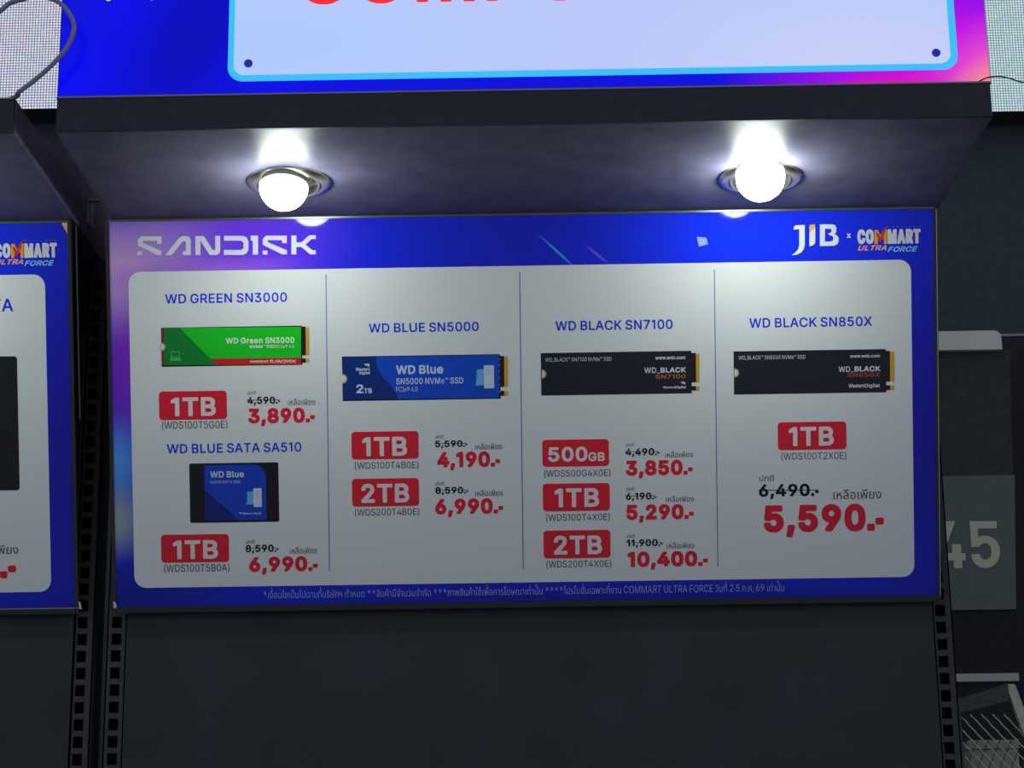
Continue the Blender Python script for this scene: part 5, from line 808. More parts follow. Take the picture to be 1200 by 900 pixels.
MAIN_BLOBS = [
    (0.28, 0.44, 0.55, 0.10, 0, (20, 50, 245), 0.9),
    (0.03, 0.44, 0.20, 0.20, 0, (24, 34, 205), 0.7),  # shade between the two bulbs, put into the print colour
    (0.50, 0.20, 0.09, 0.40, 0, (30, 24, 168), 0.9),  # deeper blue down the right side
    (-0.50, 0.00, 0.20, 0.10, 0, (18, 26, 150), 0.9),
    (0.10, -0.02, 0.90, 0.06, 0, (12, 26, 140), 0.95),  # darker blue along the bottom edge
    (-0.36, 0.45, 0.20, 0.16, 0, (112, 58, 235), 0.95),
    (-0.47, 0.30, 0.08, 0.15, 0, (140, 40, 205), 0.95),
    (-0.50, 0.41, 0.17, 0.10, 18, (205, 160, 225), 1.0),
    (-0.40, 0.405, 0.17, 0.024, 4, (176, 110, 226), 0.8),
    (-0.50, 0.175, 0.06, 0.075, 0, (88, 160, 246), 0.95),
    (-0.50, 0.105, 0.05, 0.060, 0, (170, 178, 160), 0.9),
    (0.045, 0.424, 0.040, 0.0022, -43, (60, 190, 250), 0.85),
    (0.093, 0.420, 0.024, 0.0024, -40, (150, 110, 235), 0.7),
]
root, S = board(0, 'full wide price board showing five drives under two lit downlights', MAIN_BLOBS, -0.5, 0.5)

# the white card with its rounded corners and three dividing lines
cu0 = S.at(154, 500)[0]; cu1 = S.at(1069.5, 490)[0]; cv1 = S.at(610, 311.5)[1]; cv0 = S.at(614, 682.5)[1]
bm = bmesh.new(); loops_into(bm, [rrect(cu0, cu1, cv0, cv1, 0.0145, seg=8)], 0.0003)
link_mesh('white_card', bm, ink(WHITE_CARD), root)
for (xa, ya, xb, yb) in ((382, 322, 386.2, 669), (609, 319, 613.2, 667), (837, 316, 841.2, 664)):
    (u, v), (u2, v2) = S.at(xa, ya), S.at(xb, yb)
    bm = bmesh.new(); loops_into(bm, [[(u2 - 0.0005, v2), (u2 + 0.0005, v2), (u + 0.0005, v), (u - 0.0005, v)]], 0.0005)
    link_mesh('column_divider', bm, ink((92, 104, 190)), root)

# headings
for s, x0, x1, yt, yb in (('WD GREEN SN3000', 193.6, 336.4, 343.6, 354.9), ('WD BLUE SATA SA510', 195.6, 353.2, 519.2, 530.4),
                          ('WD BLUE SN5000', 432.2, 561, 378, 389), ('WD BLACK SN7100', 650.8, 788.2, 375.2, 386.6), ('WD BLACK SN850X', 878, 1021.8, 371.8, 383.2)):
    S.text('heading', [(s, 'M', x0, x1, yt, yb)], ink(HEAD_BLUE), 0.0005)

# capacity badges: px rectangle, list of text pieces
BADGE = ink(RED); BT = ink((238, 222, 226))
def badge(sh, x0, x1, yt, yb, texts):
    u0, u1, v0, v1 = sh.rect(x0, x1, yt, yb)
    bm = bmesh.new(); loops_into(bm, [rrect(u0, u1, v0, v1, 0.0044)], 0.0005)
    b = link_mesh('capacity_badge', bm, BADGE, sh.root)
    sh.text('capacity_lettering', [(s, 'B', a, c, d, e) for (s, a, c, d, e) in texts], BT, 0.0008, b)
for args in (
    (186.5, 266, 458.3, 491.8, [('1TB', 200.4, 253, 465.6, 487.6)]),
    (189, 268.4, 626.2, 659, [('1TB', 203, 255.6, 633, 655)]),
    (412, 490.6, 505.6, 538, [('1TB', 424.6, 477, 512, 534.4)]),
    (412.6, 491, 560.6, 593.3, [('2TB', 423.6, 479.6, 566.6, 589)]),
    (635.5, 713.6, 515, 546.6, [('500', 642.4, 688.4, 523.6, 541), ('GB', 689.4, 708.6, 529.8, 540.4)]),
    (636.2, 714.6, 566.4, 598.8, [('1TB', 650, 702, 572.2, 594.2)]),
    (637, 715.4, 621.3, 654, [('2TB', 649, 705.4, 627.4, 649.6)]),
    (911.4, 991.8, 494.4, 527, [('1TB', 924.4, 977, 500.2, 522.4)])):
    badge(S, *args)
for s, x0, x1, yt, yb in (('(WDS100T5G0E)', 190, 266.6, 493.2, 503.6), ('(WDS100T5B0A)', 192.4, 269, 660.8, 671.2), ('(WDS100T4B0E)', 415.8, 490.4, 540.8, 550.4),
                          ('(WDS200T4B0E)', 416, 491.4, 595.6, 605.2), ('(WDS500G4X0E)', 637.6, 715.4, 550, 559.6), ('(WDS100T4X0E)', 640, 714.6, 601.8, 611.2),
                          ('(WDS200T4X0E)', 640.4, 716.2, 656.4, 666), ('(WDS100T2X0E)', 915.4, 991.6, 529.8, 539.6)):
    S.text('model_code', [(s, 'R', x0, x1, yt, yb)], ink((52, 54, 62)), 0.0005)

# prices: caption, crossed-out price, second caption, sale price
TH1, TH2 = 'ปกติ', 'เหลือเพียง'
def price(old, new, cap1, oldb, cap2, newb, k=1.0):
    S.text('price_caption', [(TH1, 'T') + cap1], ink((58, 60, 68)), 0.0005)
    o = S.text('regular_price', [(old, 'B') + oldb], ink(BLACK_T), 0.0005)
    x0, x1, yt, yb = oldb
    yc = (yt + yb) / 2 - 1.1 * k
    h = 0.30 * k
    S.shape('strike_line', [[(x0 - 1, yc + h), (x1 - 1, yc + h - 0.3), (x1 - 1, yc - h - 0.3), (x0 - 1, yc - h)]], ink((40, 42, 50)), 0.0007, o)
    S.text('price_caption', [(TH2, 'T') + cap2], ink((58, 60, 68)), 0.0005)
    S.text('sale_price', [(new, 'P') + newb], ink(RED), 0.0005)
price('4,590.-', '3,890.-', (290, 300, 458.2, 462.4), (290, 328.2, 464.8, 475), (337.6, 369.4, 467, 474.8), (291, 369, 478, 499.2))
price('8,590.-', '6,990.-', (288, 298.4, 632.4, 637), (288, 326.6, 638.2, 648.6), (339.6, 371.6, 641, 648.6), (292, 372.4, 652, 673))
price('5,590.-', '4,190.-', (510, 519.4, 509.6, 514), (510, 547.6, 516, 525.4), (556.6, 588.4, 519.2, 526.6), (512.4, 586, 529, 551))
price('8,590.-', '6,990.-', (510.4, 520.4, 564.4, 568.6), (510.4, 548.6, 570.4, 580.2), (557, 589, 573.8, 581.2), (510, 589.6, 584, 605.8))
price('4,490.-', '3,850.-', (733, 742.6, 519.2, 523.4), (733, 772.6, 525.2, 535.4), (779.6, 812, 528.8, 536), (733.4, 811.6, 539, 560.4))
price('6,190.-', '5,290.-', (733.6, 743, 570.8, 575), (733.6, 769, 577.2, 587.2), (780.6, 813, 580.8, 588), (734, 813, 590.8, 612.2))
price('11,900.-', '10,400.-', (734.6, 744, 626, 630.4), (734.6, 776.6, 631.8, 641.8), (781.6, 813.6, 635.4, 642.6), (735.4, 829.6, 645.8, 667.4))
price('6,490.-', '5,590.-', (890, 907, 556.4, 563.8), (889.4, 959.4, 567, 584.6), (976.4, 1032.4, 573, 584.6), (895, 1035.6, 590.8, 629.2), 1.3)

S.text('footnote', [('*เงื่อนไขเป็นไปตามที่บริษัทฯ กำหนด **สินค้ามีจำนวนจำกัด ***ภาพสินค้าใช้เพื่อการโฆษณาเท่านั้น ****โปรโมชั่นเฉพาะที่งาน COMMART ULTRA FORCE วันที่ 2-5 ก.ค. 69 เท่านั้น', 'R', 309, 919, 684.6, 697.0)],
       ink((150, 160, 225)), 0.0005)

# wordmark (measured in an enlarged crop: 4.615 px per photo px, origin 140,250)
def wordmark_polys():
    s1 = [[(100, 141), (118, 125), (228, 125), (228, 165), (204, 165), (204, 149), (128, 149), (128, 160), (228, 204), (228, 225), (203, 225), (100, 174)],
          [(97, 205), (122, 205), (122, 227), (97, 227)]]
    s2 = [[(775, 138), (793, 121), (905, 121), (905, 161), (880, 161), (880, 145), (803, 145), (803, 156), (906, 200), (906, 222), (880, 222), (775, 170)],
          [(775, 202), (800, 202), (800, 223), (775, 223)]]
    a = [[(248, 226), (322, 134), (342, 123), (366, 123), (381, 131), (386, 147), (386, 226), (344, 226), (344, 205), (359, 205), (359, 153), (350, 150), (340, 155), (283, 226)]]
    n = [[(411, 225), (411, 123), (457, 123), (504, 198), (518, 198), (518, 122), (545, 122), (545, 206), (538, 219), (524, 225), (488, 225), (438, 147), (438, 225)]]
    d = [[(565, 122), (668, 122), (689, 131), (698, 152), (698, 195), (689, 215), (668, 225), (565, 225), (565, 198), (660, 198), (671, 188), (671, 159), (660, 148), (565, 148)]]
    i = [[(710, 121), (750, 121), (750, 223), (721, 223), (721, 148), (710, 148)]]
    k = [[(930, 120), (957, 120), (957, 157), (984, 157), (1026, 119), (1062, 118), (1062, 139), (1040, 139), (1006, 169), (1044, 200), (1062, 200), (1062, 222), (1032, 222), (984, 182), (957, 182), (957, 222), (930, 222)]]
    return s1 + a + n + d + i + s2 + k
S.shape('brand_wordmark', [[(140 + x / 4.615, 250 + y / 4.615) for x, y in P] for P in wordmark_polys()], ink((225, 222, 236)), 0.0005)

# shop logo (crop: 5.714 px per photo px, origin 900,250)
def C2(P): return [(900 + x / 5.714, 250 + y / 5.714) for x, y in P]
jib_j = [(172, 93), (184, 80), (246, 78), (246, 212), (239, 240), (222, 262), (195, 276), (157, 281), (182, 264), (202, 240), (209, 212), (209, 106), (196, 106), (172, 110)]
jib_i = [(277, 131), (292, 114), (308, 103), (316, 88), (316, 190), (312, 204), (298, 215), (277, 221)]
jib_b = [[(347, 75), (432, 74), (450, 81), (458, 98), (457, 124), (446, 140), (464, 149), (473, 166), (472, 190), (462, 208), (442, 217), (347, 219)],
         [(381, 104), (418, 103), (425, 110), (424, 124), (412, 134), (400, 136), (412, 146), (432, 152), (438, 168), (432, 184), (420, 189), (381, 190)]]
lg = S.shape('shop_logo', [C2(jib_j), C2(jib_i), [C2(l) for l in jib_b]], ink((232, 234, 244)), 0.0005)
S.shape('yellow_accent', [C2([(277, 78), (315, 76), (312, 94), (300, 108), (277, 126)])], ink((240, 190, 50)), 0.0006, lg)
S.text('joining_mark', [('x', 'B', 992.2, 997, 273.6, 279)], ink((220, 222, 240)), 0.0005)

# event logo, also on the neighbouring board
def event_logo(sh, du, dv):
    def mv(L): return [[(u + du, v + dv) for u, v in l] for l in L]
    def put(name, loops, m, w, parent):
        bm = bmesh.new(); sh.fill_text(bm, mv(loops), w); return link_mesh(name, bm, m, parent)
    lg = put('event_logo', S.text_loops('CO', 'X', 1004.6, 1024, 268.8, 286.0) + S.text_loops('MART', 'X', 1040, 1078.8, 268.4, 285.6), ink((222, 222, 228)), 0.0005, sh.root)
    put('orange_letter', [S.poly(C2([(712, 112), (735, 110), (752, 150), (772, 110), (796, 108), (796, 205), (775, 206), (775, 160), (752, 190), (735, 160), (735, 206), (712, 207)]))], ink((244, 160, 40)), 0.0006, lg)
    put('red_tick', [S.poly(C2([(720, 128), (738, 138), (752, 160), (772, 110), (800, 80), (782, 120), (766, 170), (752, 195), (738, 175)]))], ink((226, 40, 40)), 0.0008, lg)
    put('warm_lettering', S.text_loops('ULTRA', 'B', 1005.4, 1038.6, 287.6, 293.6, 0.35), ink((240, 170, 150)), 0.0006, lg)
    put('cyan_lettering', S.text_loops('FORCE', 'B', 1040, 1075.4, 288.8, 295.0, 0.35), ink((130, 200, 245)), 0.0006, lg)
    put('fine_lettering', S.text_loops('THAILAND', 'R', 1040, 1078.4, 264.8, 266.4, 0, 160), ink((120, 130, 230)), 0.0006, lg)
event_logo(S, 0, 0)

# ------------------------------------------------------------------ printed drive pictures
GOLD = ink((226, 170, 40)); PCB = ink((34, 32, 38))
def quad(sh, bm, x0, x1, yt, yb, w):
    u0, u1, v0, v1 = sh.rect(x0, x1, yt, yb); loops_into(bm, [rrect(u0, u1, v0, v1, 0)], w)
def rects(sh, name, L, m, w, parent):
    bm = bmesh.new()
    for r in L: quad(sh, bm, *r, w)
    return link_mesh(name, bm, m, parent)
def SK(x): return -0.0145 * x      # the board's rows climb to the right in the photo
def ring_notch(cx, cy, r, parent):
    u, v = S.at(cx, cy); e = (S.at(cx + r, cy)[0] - u)
    def half(q): return [(u + q * math.cos(math.radians(a)), v + q * math.sin(math.radians(a))) for a in range(-90, 91, 10)]
    bm = bmesh.new(); loops_into(bm, [half(e)], 0.0012); link_mesh('gold_notch', bm, ink((206, 180, 120)), parent)
    bm = bmesh.new(); loops_into(bm, [half(e * 0.68)], 0.0014); link_mesh('screw_recess', bm, ink(WHITE_CARD), parent)
def m2_drive(x0, x1, yt, yb, body_rgb, con):
    """con: connector x0, x1(black), x2(gold), y rows"""
    b = rects(S, 'drive_picture', [(x0, x1, yt, yb)], ink(body_rgb), 0.0005, root)
    (c0, c1, c2, ya, yb1, yc, yd) = con
    rects(S, 'connector', [(c0 - 0.3, c1, ya - 1, yb1), (c0 - 0.3, c1, yc, yd)], PCB, 0.0006, b)
    n = 14
    g = [(c1, c2, ya + (yb1 - ya) * i / n + 0.12, ya + (yb1 - ya) * (i + 1) / n - 0.12) for i in range(n)] + \
        [(c1, c2, yc + (yd - yc) * i / 3 + 0.12, yc + (yd - yc) * (i + 1) / 3 - 0.12) for i in range(3)]
    rects(S, 'gold_contacts', g, GOLD, 0.0006, b)
    return b
# green drive
g = m2_drive(189.2, 354, 382.8, 428.6, (20, 42, 22), (353.6, 358.4, 362.4, 383.6, 416.4, 420, 425))
def Q4(P): return [(150 + x / 5, 320 + y / 5) for x, y in P]
S.shape('green_label', [Q4([(213, 323), (1014, 315), (1014, 535), (213, 540)])], ink((26, 200, 38)), 0.0008, g)
S.shape('maroon_edge', [Q4([(198, 323), (213, 323), (213, 540), (198, 540)])], ink((120, 50, 44)), 0.0008, g)
S.shape('dark_green_wedge', [Q4([(213, 323), (304, 322), (520, 538), (213, 540)])], ink((18, 128, 52)), 0.0010, g)
S.shape('red_band', [Q4([(484, 501), (1014, 495), (1014, 534), (521, 538)])], ink((206, 40, 38)), 0.0012, g)
S.texts('drive_lettering', [('WD Green', 'B', 264.6, 308, 395.6, 402.6), ('SN3000', 'B', 311, 345, 395.2, 402.2), ('NVMe\u2122 SSD', 'B', 292.8, 323, 404.2, 408), ('PCIe\u00ae 4.0', 'R', 323.8, 345, 404, 408),
                           ('POWERED BY', 'B', 293.4, 314.8, 422.4, 425)], ink((205, 240, 205)), 0.0014, g)
bm = bmesh.new()
for P in wordmark_polys():
    loops_into(bm, [S.poly([(316.4 + (x - 97) / 965 * 30.4, 421.6 + (y - 118) / 109 * 3.6) for x, y in P])], 0.0014)
link_mesh('small_wordmark', bm, ink((235, 215, 215)), g)
S.shape('laptop_symbol', [[Q4([(253, 458), (303, 458), (303, 492), (253, 492)]), Q4([(258, 463), (298, 463), (298, 488), (258, 488)])], Q4([(246, 496), (308, 496), (312, 514), (246, 514)])], ink((70, 185, 90)), 0.0013, g)
ring_notch(189.2, 406.6, 4.8, g)
# blue drive with connector
b = m2_drive(401.2, 586.2, 416.4, 468.6, (10, 18, 46), (585.8, 591, 595.4, 418, 453.4, 458, 463.8))
def Q6(P): return [(380 + x / 5, 350 + y / 5) for x, y in P]
S.shape('navy_label', [Q6([(110, 343), (1024, 330), (1024, 580), (110, 592)])], ink((14, 48, 128)), 0.0008, b)
S.shape('bright_blue_area', [Q6([(303, 341), (1024, 330), (1024, 580), (436, 588), (418, 545), (392, 510), (345, 465), (322, 430), (308, 385)])], ink((16, 76, 205)), 0.0010, b)
S.texts('drive_lettering', [('WD Blue', 'B', 464.2, 519.4, 427.8, 438.2), ('SN5000 NVMe\u2122 SSD', 'M', 464.2, 543, 442.6, 450.0), ('PCIe\u00ae 4.0', 'R', 464.2, 489.4, 453.2, 459),
                           ('2', 'B', 417.6, 426, 450.4, 460.8), ('TB', 'B', 426.6, 436, 455, 460.8), ('Western', 'B', 417, 433.4, 430.8, 434.6), ('Digital', 'B', 421, 433.8, 435.2, 439.4)], ink((196, 214, 240)), 0.0012, b)
def wd_mark(x, y, k=1.0): return [[(x, y), (x + 2.2 * k, y + .2 * k), (x + 3.0 * k, y + 2.6 * k), (x + 1.8 * k, y + 2.6 * k)], [(x + 2.6 * k, y), (x + 6.4 * k, y), (x + 6.8 * k, y + 4 * k), (x + 5.2 * k, y + 4 * k), (x + 3.8 * k, y + 1.6 * k), (x + 3.8 * k, y + 4 * k)]]
S.shape('small_emblem', wd_mark(426.6, 426, 0.95), ink((196, 214, 240)), 0.0012, b)
def pc_symbol(x0, x1, yt, yb, parent):
    w = x1 - x0; h = yb - yt
    S.shape('monitor_symbol', [[(x0 + .08 * w, yt + .19 * h), (x0 + .5 * w, yt + .16 * h), (x0 + .5 * w, yt + .86 * h), (x0, yt + .88 * h), (x0 + .06 * w, yt + .66 * h)]], ink((110, 180, 235)), 0.0012, parent)
    u0, u1, v0, v1 = S.rect(x0 + .46 * w, x1, yt, yb)
    bm = bmesh.new(); loops_into(bm, [rrect(u0, u1, v0, v1, 0.0010)], 0.0014); t = link_mesh('tower_symbol', bm, ink((206, 220, 240)), parent)
pc_symbol(557, 579, 428, 455, b)
rects(S, 'tower_slots', [(570, 575.4, 434, 434.5), (570, 575.4, 436.8, 437.3), (570.5, 575, 439.8, 440.1)], ink((130, 150, 190)), 0.0016, b)
rects(S, 'solder_dots', [(584.9, 585.8, y, y + 1.6) for y in (420, 427, 434, 442, 450, 458)], ink((150, 160, 190)), 0.0012, b)
ring_notch(401.3, 444, 5.6, b)
# boxed blue drive
u0, u1, v0, v1 = S.rect(222.4, 326.8, 542.4, 612.0)
bm = bmesh.new(); loops_into(bm, [rrect(u0, u1, v0, v1, 0.0022)], 0.0005); d5 = link_mesh('drive_picture', bm, ink((26, 26, 34)), root)
u0, u1, v0, v1 = S.rect(240.2, 312, 544.6, 609.6)
bm = bmesh.new(); loops_into(bm, [rrect(u0, u1, v0, v1, 0.016, (0, 0, 1, 0), 8)], 0.0008); link_mesh('blue_label', bm, ink((24, 66, 200)), d5)
def Q5(P): return [(150 + x / 5, 500 + y / 5) for x, y in P]
S.shape('navy_wedge', [Q5([(451, 372), (600, 500), (640, 546), (451, 549)])], ink((16, 40, 126)), 0.0010, d5)
S.texts('drive_lettering', [('WD Blue', 'B', 246.4, 286, 552, 559.6), ('SA510 SATA SSD', 'R', 246.4, 282, 563, 566.4), ('Western Digital', 'B', 284, 306.6, 600.4, 603.2)], ink((196, 210, 236)), 0.0012, d5)
S.shape('small_emblem', wd_mark(280, 600.2, 0.5), ink((196, 210, 236)), 0.0012, d5)
pc_symbol(288.6, 307, 572, 594, d5)
rects(S, 'tower_slots', [(300, 304.6, 577, 577.5), (300, 304.6, 579.6, 580.0)], ink((130, 150, 190)), 0.0016, d5)
# two black drives
for (x0, x1, yt, yb, con, name, nb, col, extra, nt_) in (
    (634, 810.4, 412.4, 462.2, (810.2, 815.6, 819.6, 414.6, 448, 452.4, 457.6), 'SN7100', (768.2, 803.4, 438.8, 443.6), (196, 112, 66),
     [('WD_BLACK\u2122 SN7100 NVMe\u2122 SSD', 'R', 639, 716.6, 418.8, 423.8), ('www.wdc.com', 'B', 768, 803, 417, 421.2), ('WD_', 'M', 755, 773.4, 430.6, 437.6), ('BLACK', 'B', 774, 803.6, 430.4, 436.6), ('Western', 'B', 777, 790.6, 452.6, 455.2), ('Digital', 'B', 791, 804, 452.2, 455.8)], (635, 438.4, 5.2)),
    (859.8, 1038.4, 410.4, 461, (1038.2, 1043, 1048, 412.2, 447, 451.4, 457), 'SN850X', (993, 1031, 436.4, 441.8), (176, 78, 72),
     [('WD_BLACK\u2122 SN850X NVMe\u2122 SSD', 'R', 865.4, 943.6, 416.4, 421.4), ('www.wdc.com', 'B', 996, 1031, 415.2, 419), ('WD_', 'M', 982.6, 1000.4, 429.4, 436.2), ('BLACK', 'B', 1001.2, 1031.4, 429, 435.2), ('Western', 'B', 994.4, 1013, 449.8, 454.2), ('Digital', 'B', 1013.6, 1031, 449.6, 455)], (860.4, 437, 5.4))):
    k = m2_drive(x0, x1, yt, yb, (32, 35, 46), con)
    S.texts('drive_lettering', extra, ink((214, 216, 222)), 0.0008, k)
    S.text('coloured_lettering', [(name, 'M') + nb], ink(col), 0.0008, k)
    ring_notch(*nt_, k)
    if name == 'SN7100': S.shape('small_emblem', wd_mark(797.6, 447.4, 0.8), ink((214, 216, 222)), 0.0008, k)
# torn tape corner at the lower left and a pale tape reflection painted on the blue
S.shape('corner_chip', [[(133.2, 704), (136.5, 706), (137.5, 712), (133.6, 712)]], M_CHIP, 0.0034)
S.shape('tape_reflection', [[(816.6, 277.6), (827.6, 278.6), (829.8, 286.2), (819, 289)]], ink((150, 175, 245)), 0.0006)

# neighbouring board, only its right end in the picture
LU = S.at(83.3, 480)[0] - BAY
LEFT_BLOBS = [(0.28, 0.44, 0.55, 0.14, 0, (22, 50, 235), 0.9), (0.50, 0.20, 0.09, 0.40, 0, (28, 26, 165), 0.9), (0.2, -0.02, 0.6, 0.06, 0, (14, 24, 120), 0.9)]  # last two: deeper blue at the right side and bottom
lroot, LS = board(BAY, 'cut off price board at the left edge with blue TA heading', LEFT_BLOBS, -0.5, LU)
lc1 = LS.at(55.8, 480)[0]; lt = LS.at(20, 322)[1]; lb = LS.at(20, 694)[1]
bm = bmesh.new(); loops_into(bm, [rrect(-0.47, lc1, lb, lt, 0.0145, seg=8)], 0.0003); link_mesh('white_card', bm, ink(WHITE_CARD), lroot)
event_logo(LS, LS.at(66.9, 293.4)[0] - S.at(1078.8, 277)[0], LS.at(66.9, 293.4)[1] - S.at(1078.8, 277)[1])
LS.text('heading', [('TA', 'M', -10.5, 15.4, 350.2, 365)], ink(HEAD_BLUE), 0.0005)
u0, u1, v0, v1 = LS.rect(-190, 21.6, 419, 576)
bm = bmesh.new(); loops_into(bm, [rrect(u0, u1, v0, v1, 0.0035)], 0.0005); link_mesh('drive_picture', bm, ink((30, 31, 37)), lroot)
LS.text('price_caption', [(TH2, 'T', -34, 21.4, 638.4, 649.4)], ink((58, 60, 68)), 0.0005)
LS.text('sale_price', [('0.-', 'P', -25.5, 18.8, 647, 678)], ink(RED), 0.0005)
LS.shape('orange_corner', [[(71.5, 260.4), (81.5, 260.2), (82, 274), (79, 274)]], ink((232, 190, 120)), 0.0005)
LS.shape('corner_chip', [[(92.5, 704.5), (95, 705.5), (96.5, 714), (94, 713)]], M_CHIP, 0.0034)
bm = bmesh.new(); box(bm, -0.5, LU + 0.006, -0.0006, 0.0005, 0.003, 0.0034); link_mesh('edge_strip', bm, M_TRIM, lroot)
# thin bright cut edge of the board on the right
for r_, u_ in ((root, 0.5),):
    bm = bmesh.new(); box(bm, u_ + 0.0030, u_ + 0.0040, 0.0, SH, 0.0008, 0.0014); link_mesh('edge_strip', bm, M_TRIM, r_)
bm = bmesh.new(); box(bm, LU + 0.010, LU + 0.0108, 0.23, SH - 0.004, -0.004, 0.0004); link_mesh('edge_strip', bm, M_RAILTOP, lroot)

# ------------------------------------------------------------------ backlit header sign
HY = YF + 0.006
hx0 = on_y(69.0, 60, HY).x; hx1 = on_y(1157.6, 50, HY).x
HZ0 = ZU + STH + 0.0008
HH = 0.34
hroot = empty('header_sign', Matrix.Translation(((hx0 + hx1) / 2, HY, HZ0)) @ Matrix((Vector((1, 0, 0)), Vector((0, 0, 1)), Vector((0, -1, 0)))).transposed().to_4x4())
tag(hroot, 'backlit blue header sign with a white cyan-rimmed card standing on the canopy', 'sign')
H = Sheet(hroot, ((hx0 + hx1) / 2, HY, HZ0), Vector((1, 0, 0)), Vector((0, 0, 1)))
hw = (hx1 - hx0) / 2
bm = bmesh.new(); box(bm, -hw, hw, 0, HH, -0.08, -0.0006, 0.0008); link_mesh('light_box', bm, M_EDGE, hroot)
m = mat('backlit_print', (6, 6, 10), rough=0.25, spec=0.25)
HB = [(-0.36, 0.07, 0.11, 0.24, -25, (0, 0, 186), 1.0), (-0.52, 0.10, 0.10, 0.10, 0, (4, 10, 196), 0.8), (0.02, 0.0, 0.60, 0.03, 0, (10, 6, 205), 0.8),
      (0.46, 0.02, 0.26, 0.16, 0, (205, 0, 226), 1.0), (0.545, 0.02, 0.16, 0.085, 25, (240, 90, 186), 1.0), (0.40, -0.008, 0.10, 0.028, 0, (232, 10, 150), 0.9), (0.515, -0.004, 0.085, 0.050, 30, (246, 150, 120), 1.0)]
sock = link_grad(m, (2, 2, 240), HB)
pb = m.node_tree.nodes['Principled BSDF']
m.node_tree.links.new(sock, pb.inputs['Emission Color']); pb.inputs['Emission Strength'].default_value = 1.0
bm = bmesh.new(); loops_into(bm, [rrect(-hw + 0.0008, hw - 0.0008, 0.0012, HH - 0.001, 0)], 0.0); link_mesh('printed_face', bm, m, hroot)
bm = bmesh.new(); box(bm, -hw, hw, -0.0006, 0.0014, -0.004, 0.0016, 0.0003); link_mesh('bottom_lip', bm, M_TRIM, hroot)
def hcard(name, xl, xr, yb, r, m, w):
    u0 = H.at(xl, 60)[0]; u1 = H.at(xr, 50)[0]; v0 = H.at(694, yb)[1]
    bm = bmesh.new(); loops_into(bm, [rrect(u0, u1, v0, HH - 0.02, r, seg=10)], w)
    return link_mesh(name, bm, m, hroot)
hcard('cyan_rim', 267.4, 1121, 88.8, 0.0165, backlit((62, 190, 250)), 0.0004)
cm = mat('backlit_card', (6, 6, 8), rough=0.25, spec=0.25)
cs = link_grad(cm, (186, 200, 250), [(-0.30, 0.06, 0.4, 0.12, 0, (174, 202, 254), 0.9), (0.36, 0.02, 0.3, 0.14, 0, (200, 210, 248), 0.8)])
cb = cm.node_tree.nodes['Principled BSDF']
cm.node_tree.links.new(cs, cb.inputs['Emission Color']); cb.inputs['Emission Strength'].default_value = 1.0
hcard('white_card', 274.4, 1112.6, 81.4, 0.0115, cm, 0.0007)
for x, y in ((291.2, 74.8), (1096.8, 62.4)):
    u, v = H.at(x, y)
    bm = bmesh.new(); slab(bm, [circle(u, v, 0.0047, 24)], 0.0007, 0.0016); link_mesh('fixing_dot', bm, mat('dark_blue_dot', (24, 24, 150), rough=0.4, emit=(30, 30, 160), estr=0.8), hroot)
H.text('red_lettering', [('COMPU', 'B', 349, 684, -68, 3.6)], backlit((250, 44, 54)), 0.0010)
for (x, y, rx, ry) in ((127.5, -6, 5.2, 8.6), (178, -6.5, 4.6, 8)):
    u, v = H.at(x, y); k = 0.0009
    bm = bmesh.new(); loops_into(bm, [circle(u, v, rx * k, 20, ry * k)], 0.0006); link_mesh('white_lettering', bm, backlit((225, 230, 250)), hroot)

# ------------------------------------------------------------------ cables
CY = -0.428
P = [on_y(-30, 34, CY)] + [on_y(x, y, CY) for x, y in ((0, 13), (10, 4.6), (22, 0.4), (42, -4), (60, -1.5), (73, 6), (83, 19), (87, 34), (80, 53), (66, 71), (43, 92), (22, 108))]
P.append(Vector((P[-1].x - 0.012, -0.404, ZU + STH + 0.003))); P.append(Vector((P[-1].x - 0.06, -0.36, ZU + STH + 0.0026)))
bm = bmesh.new(); tube(bm, smooth_path(P), 0.0026, 10)
tag(link_mesh('cable', bm, mat('grey_cable_sheath', (150, 146, 176), rough=0.45), None, True), 'looped grey cable hanging over the left canopy in front of the white screen', 'cable')
P = [on_y(x, y, HY - 0.006) for x, y in ((1148, 97), (1153, 92.5), (1160, 90.4), (1172, 89.8), (1184, 92), (1196, 96))] + [on_y(1216, 99, HY + 0.05), on_y(1240, 104, HY + 0.12)]
P[0] = Vector((P[0].x, HY - 0.004, ZU + STH + 0.0014))
bm = bmesh.new(); tube(bm, smooth_path(P), 0.0008, 8)
tag(link_mesh('wire', bm, mat('black_wire_sheath', (30, 26, 34), rough=0.5), None, True), 'thin black wire crossing the pale teal screen beside the header', 'wire')

# ------------------------------------------------------------------ things behind, right of the stand
PY = 0.9
def py(px, pyy): return on_y(px, pyy, PY)
x1 = py(1187, 560).x; x0 = 0.56
proot = empty('partition_panel', Matrix.Translation((0, PY, FLOOR)))
tag(proot, 'grey numbered partition with a pale rounded top right of the price board', 'partition')
def pz(y): return py(1160, y).z - FLOOR
m_gb = mat('grey_green_board', (108, 116, 114), rough=0.6, spec=0.3, noise=0.08, nscale=40)
m_up = mat('dark_green_grey_cloth', (66, 74, 74), rough=0.8, spec=0.2, noise=0.15, nscale=80)
m_lo = mat('black_cloth', (48, 48, 54), rough=0.85, spec=0.2, noise=0.2, nscale=80)
bm = bmesh.new()
ztop, zb = pz(389.5), pz(411.5)
slab(bm, [rrect(x0, x1 - 0.004, zb, ztop, 0.012, (0, 0, 1, 0))], -0.035, 0.0)
for v in bm.verts: v.co = Vector((v.co.x, -v.co.z - 0.012, v.co.y))
link_mesh('pale_cap', bm, mat('pale_cap_vinyl', (236, 236, 220), rough=0.5, noise=0.06, nscale=20), proot)
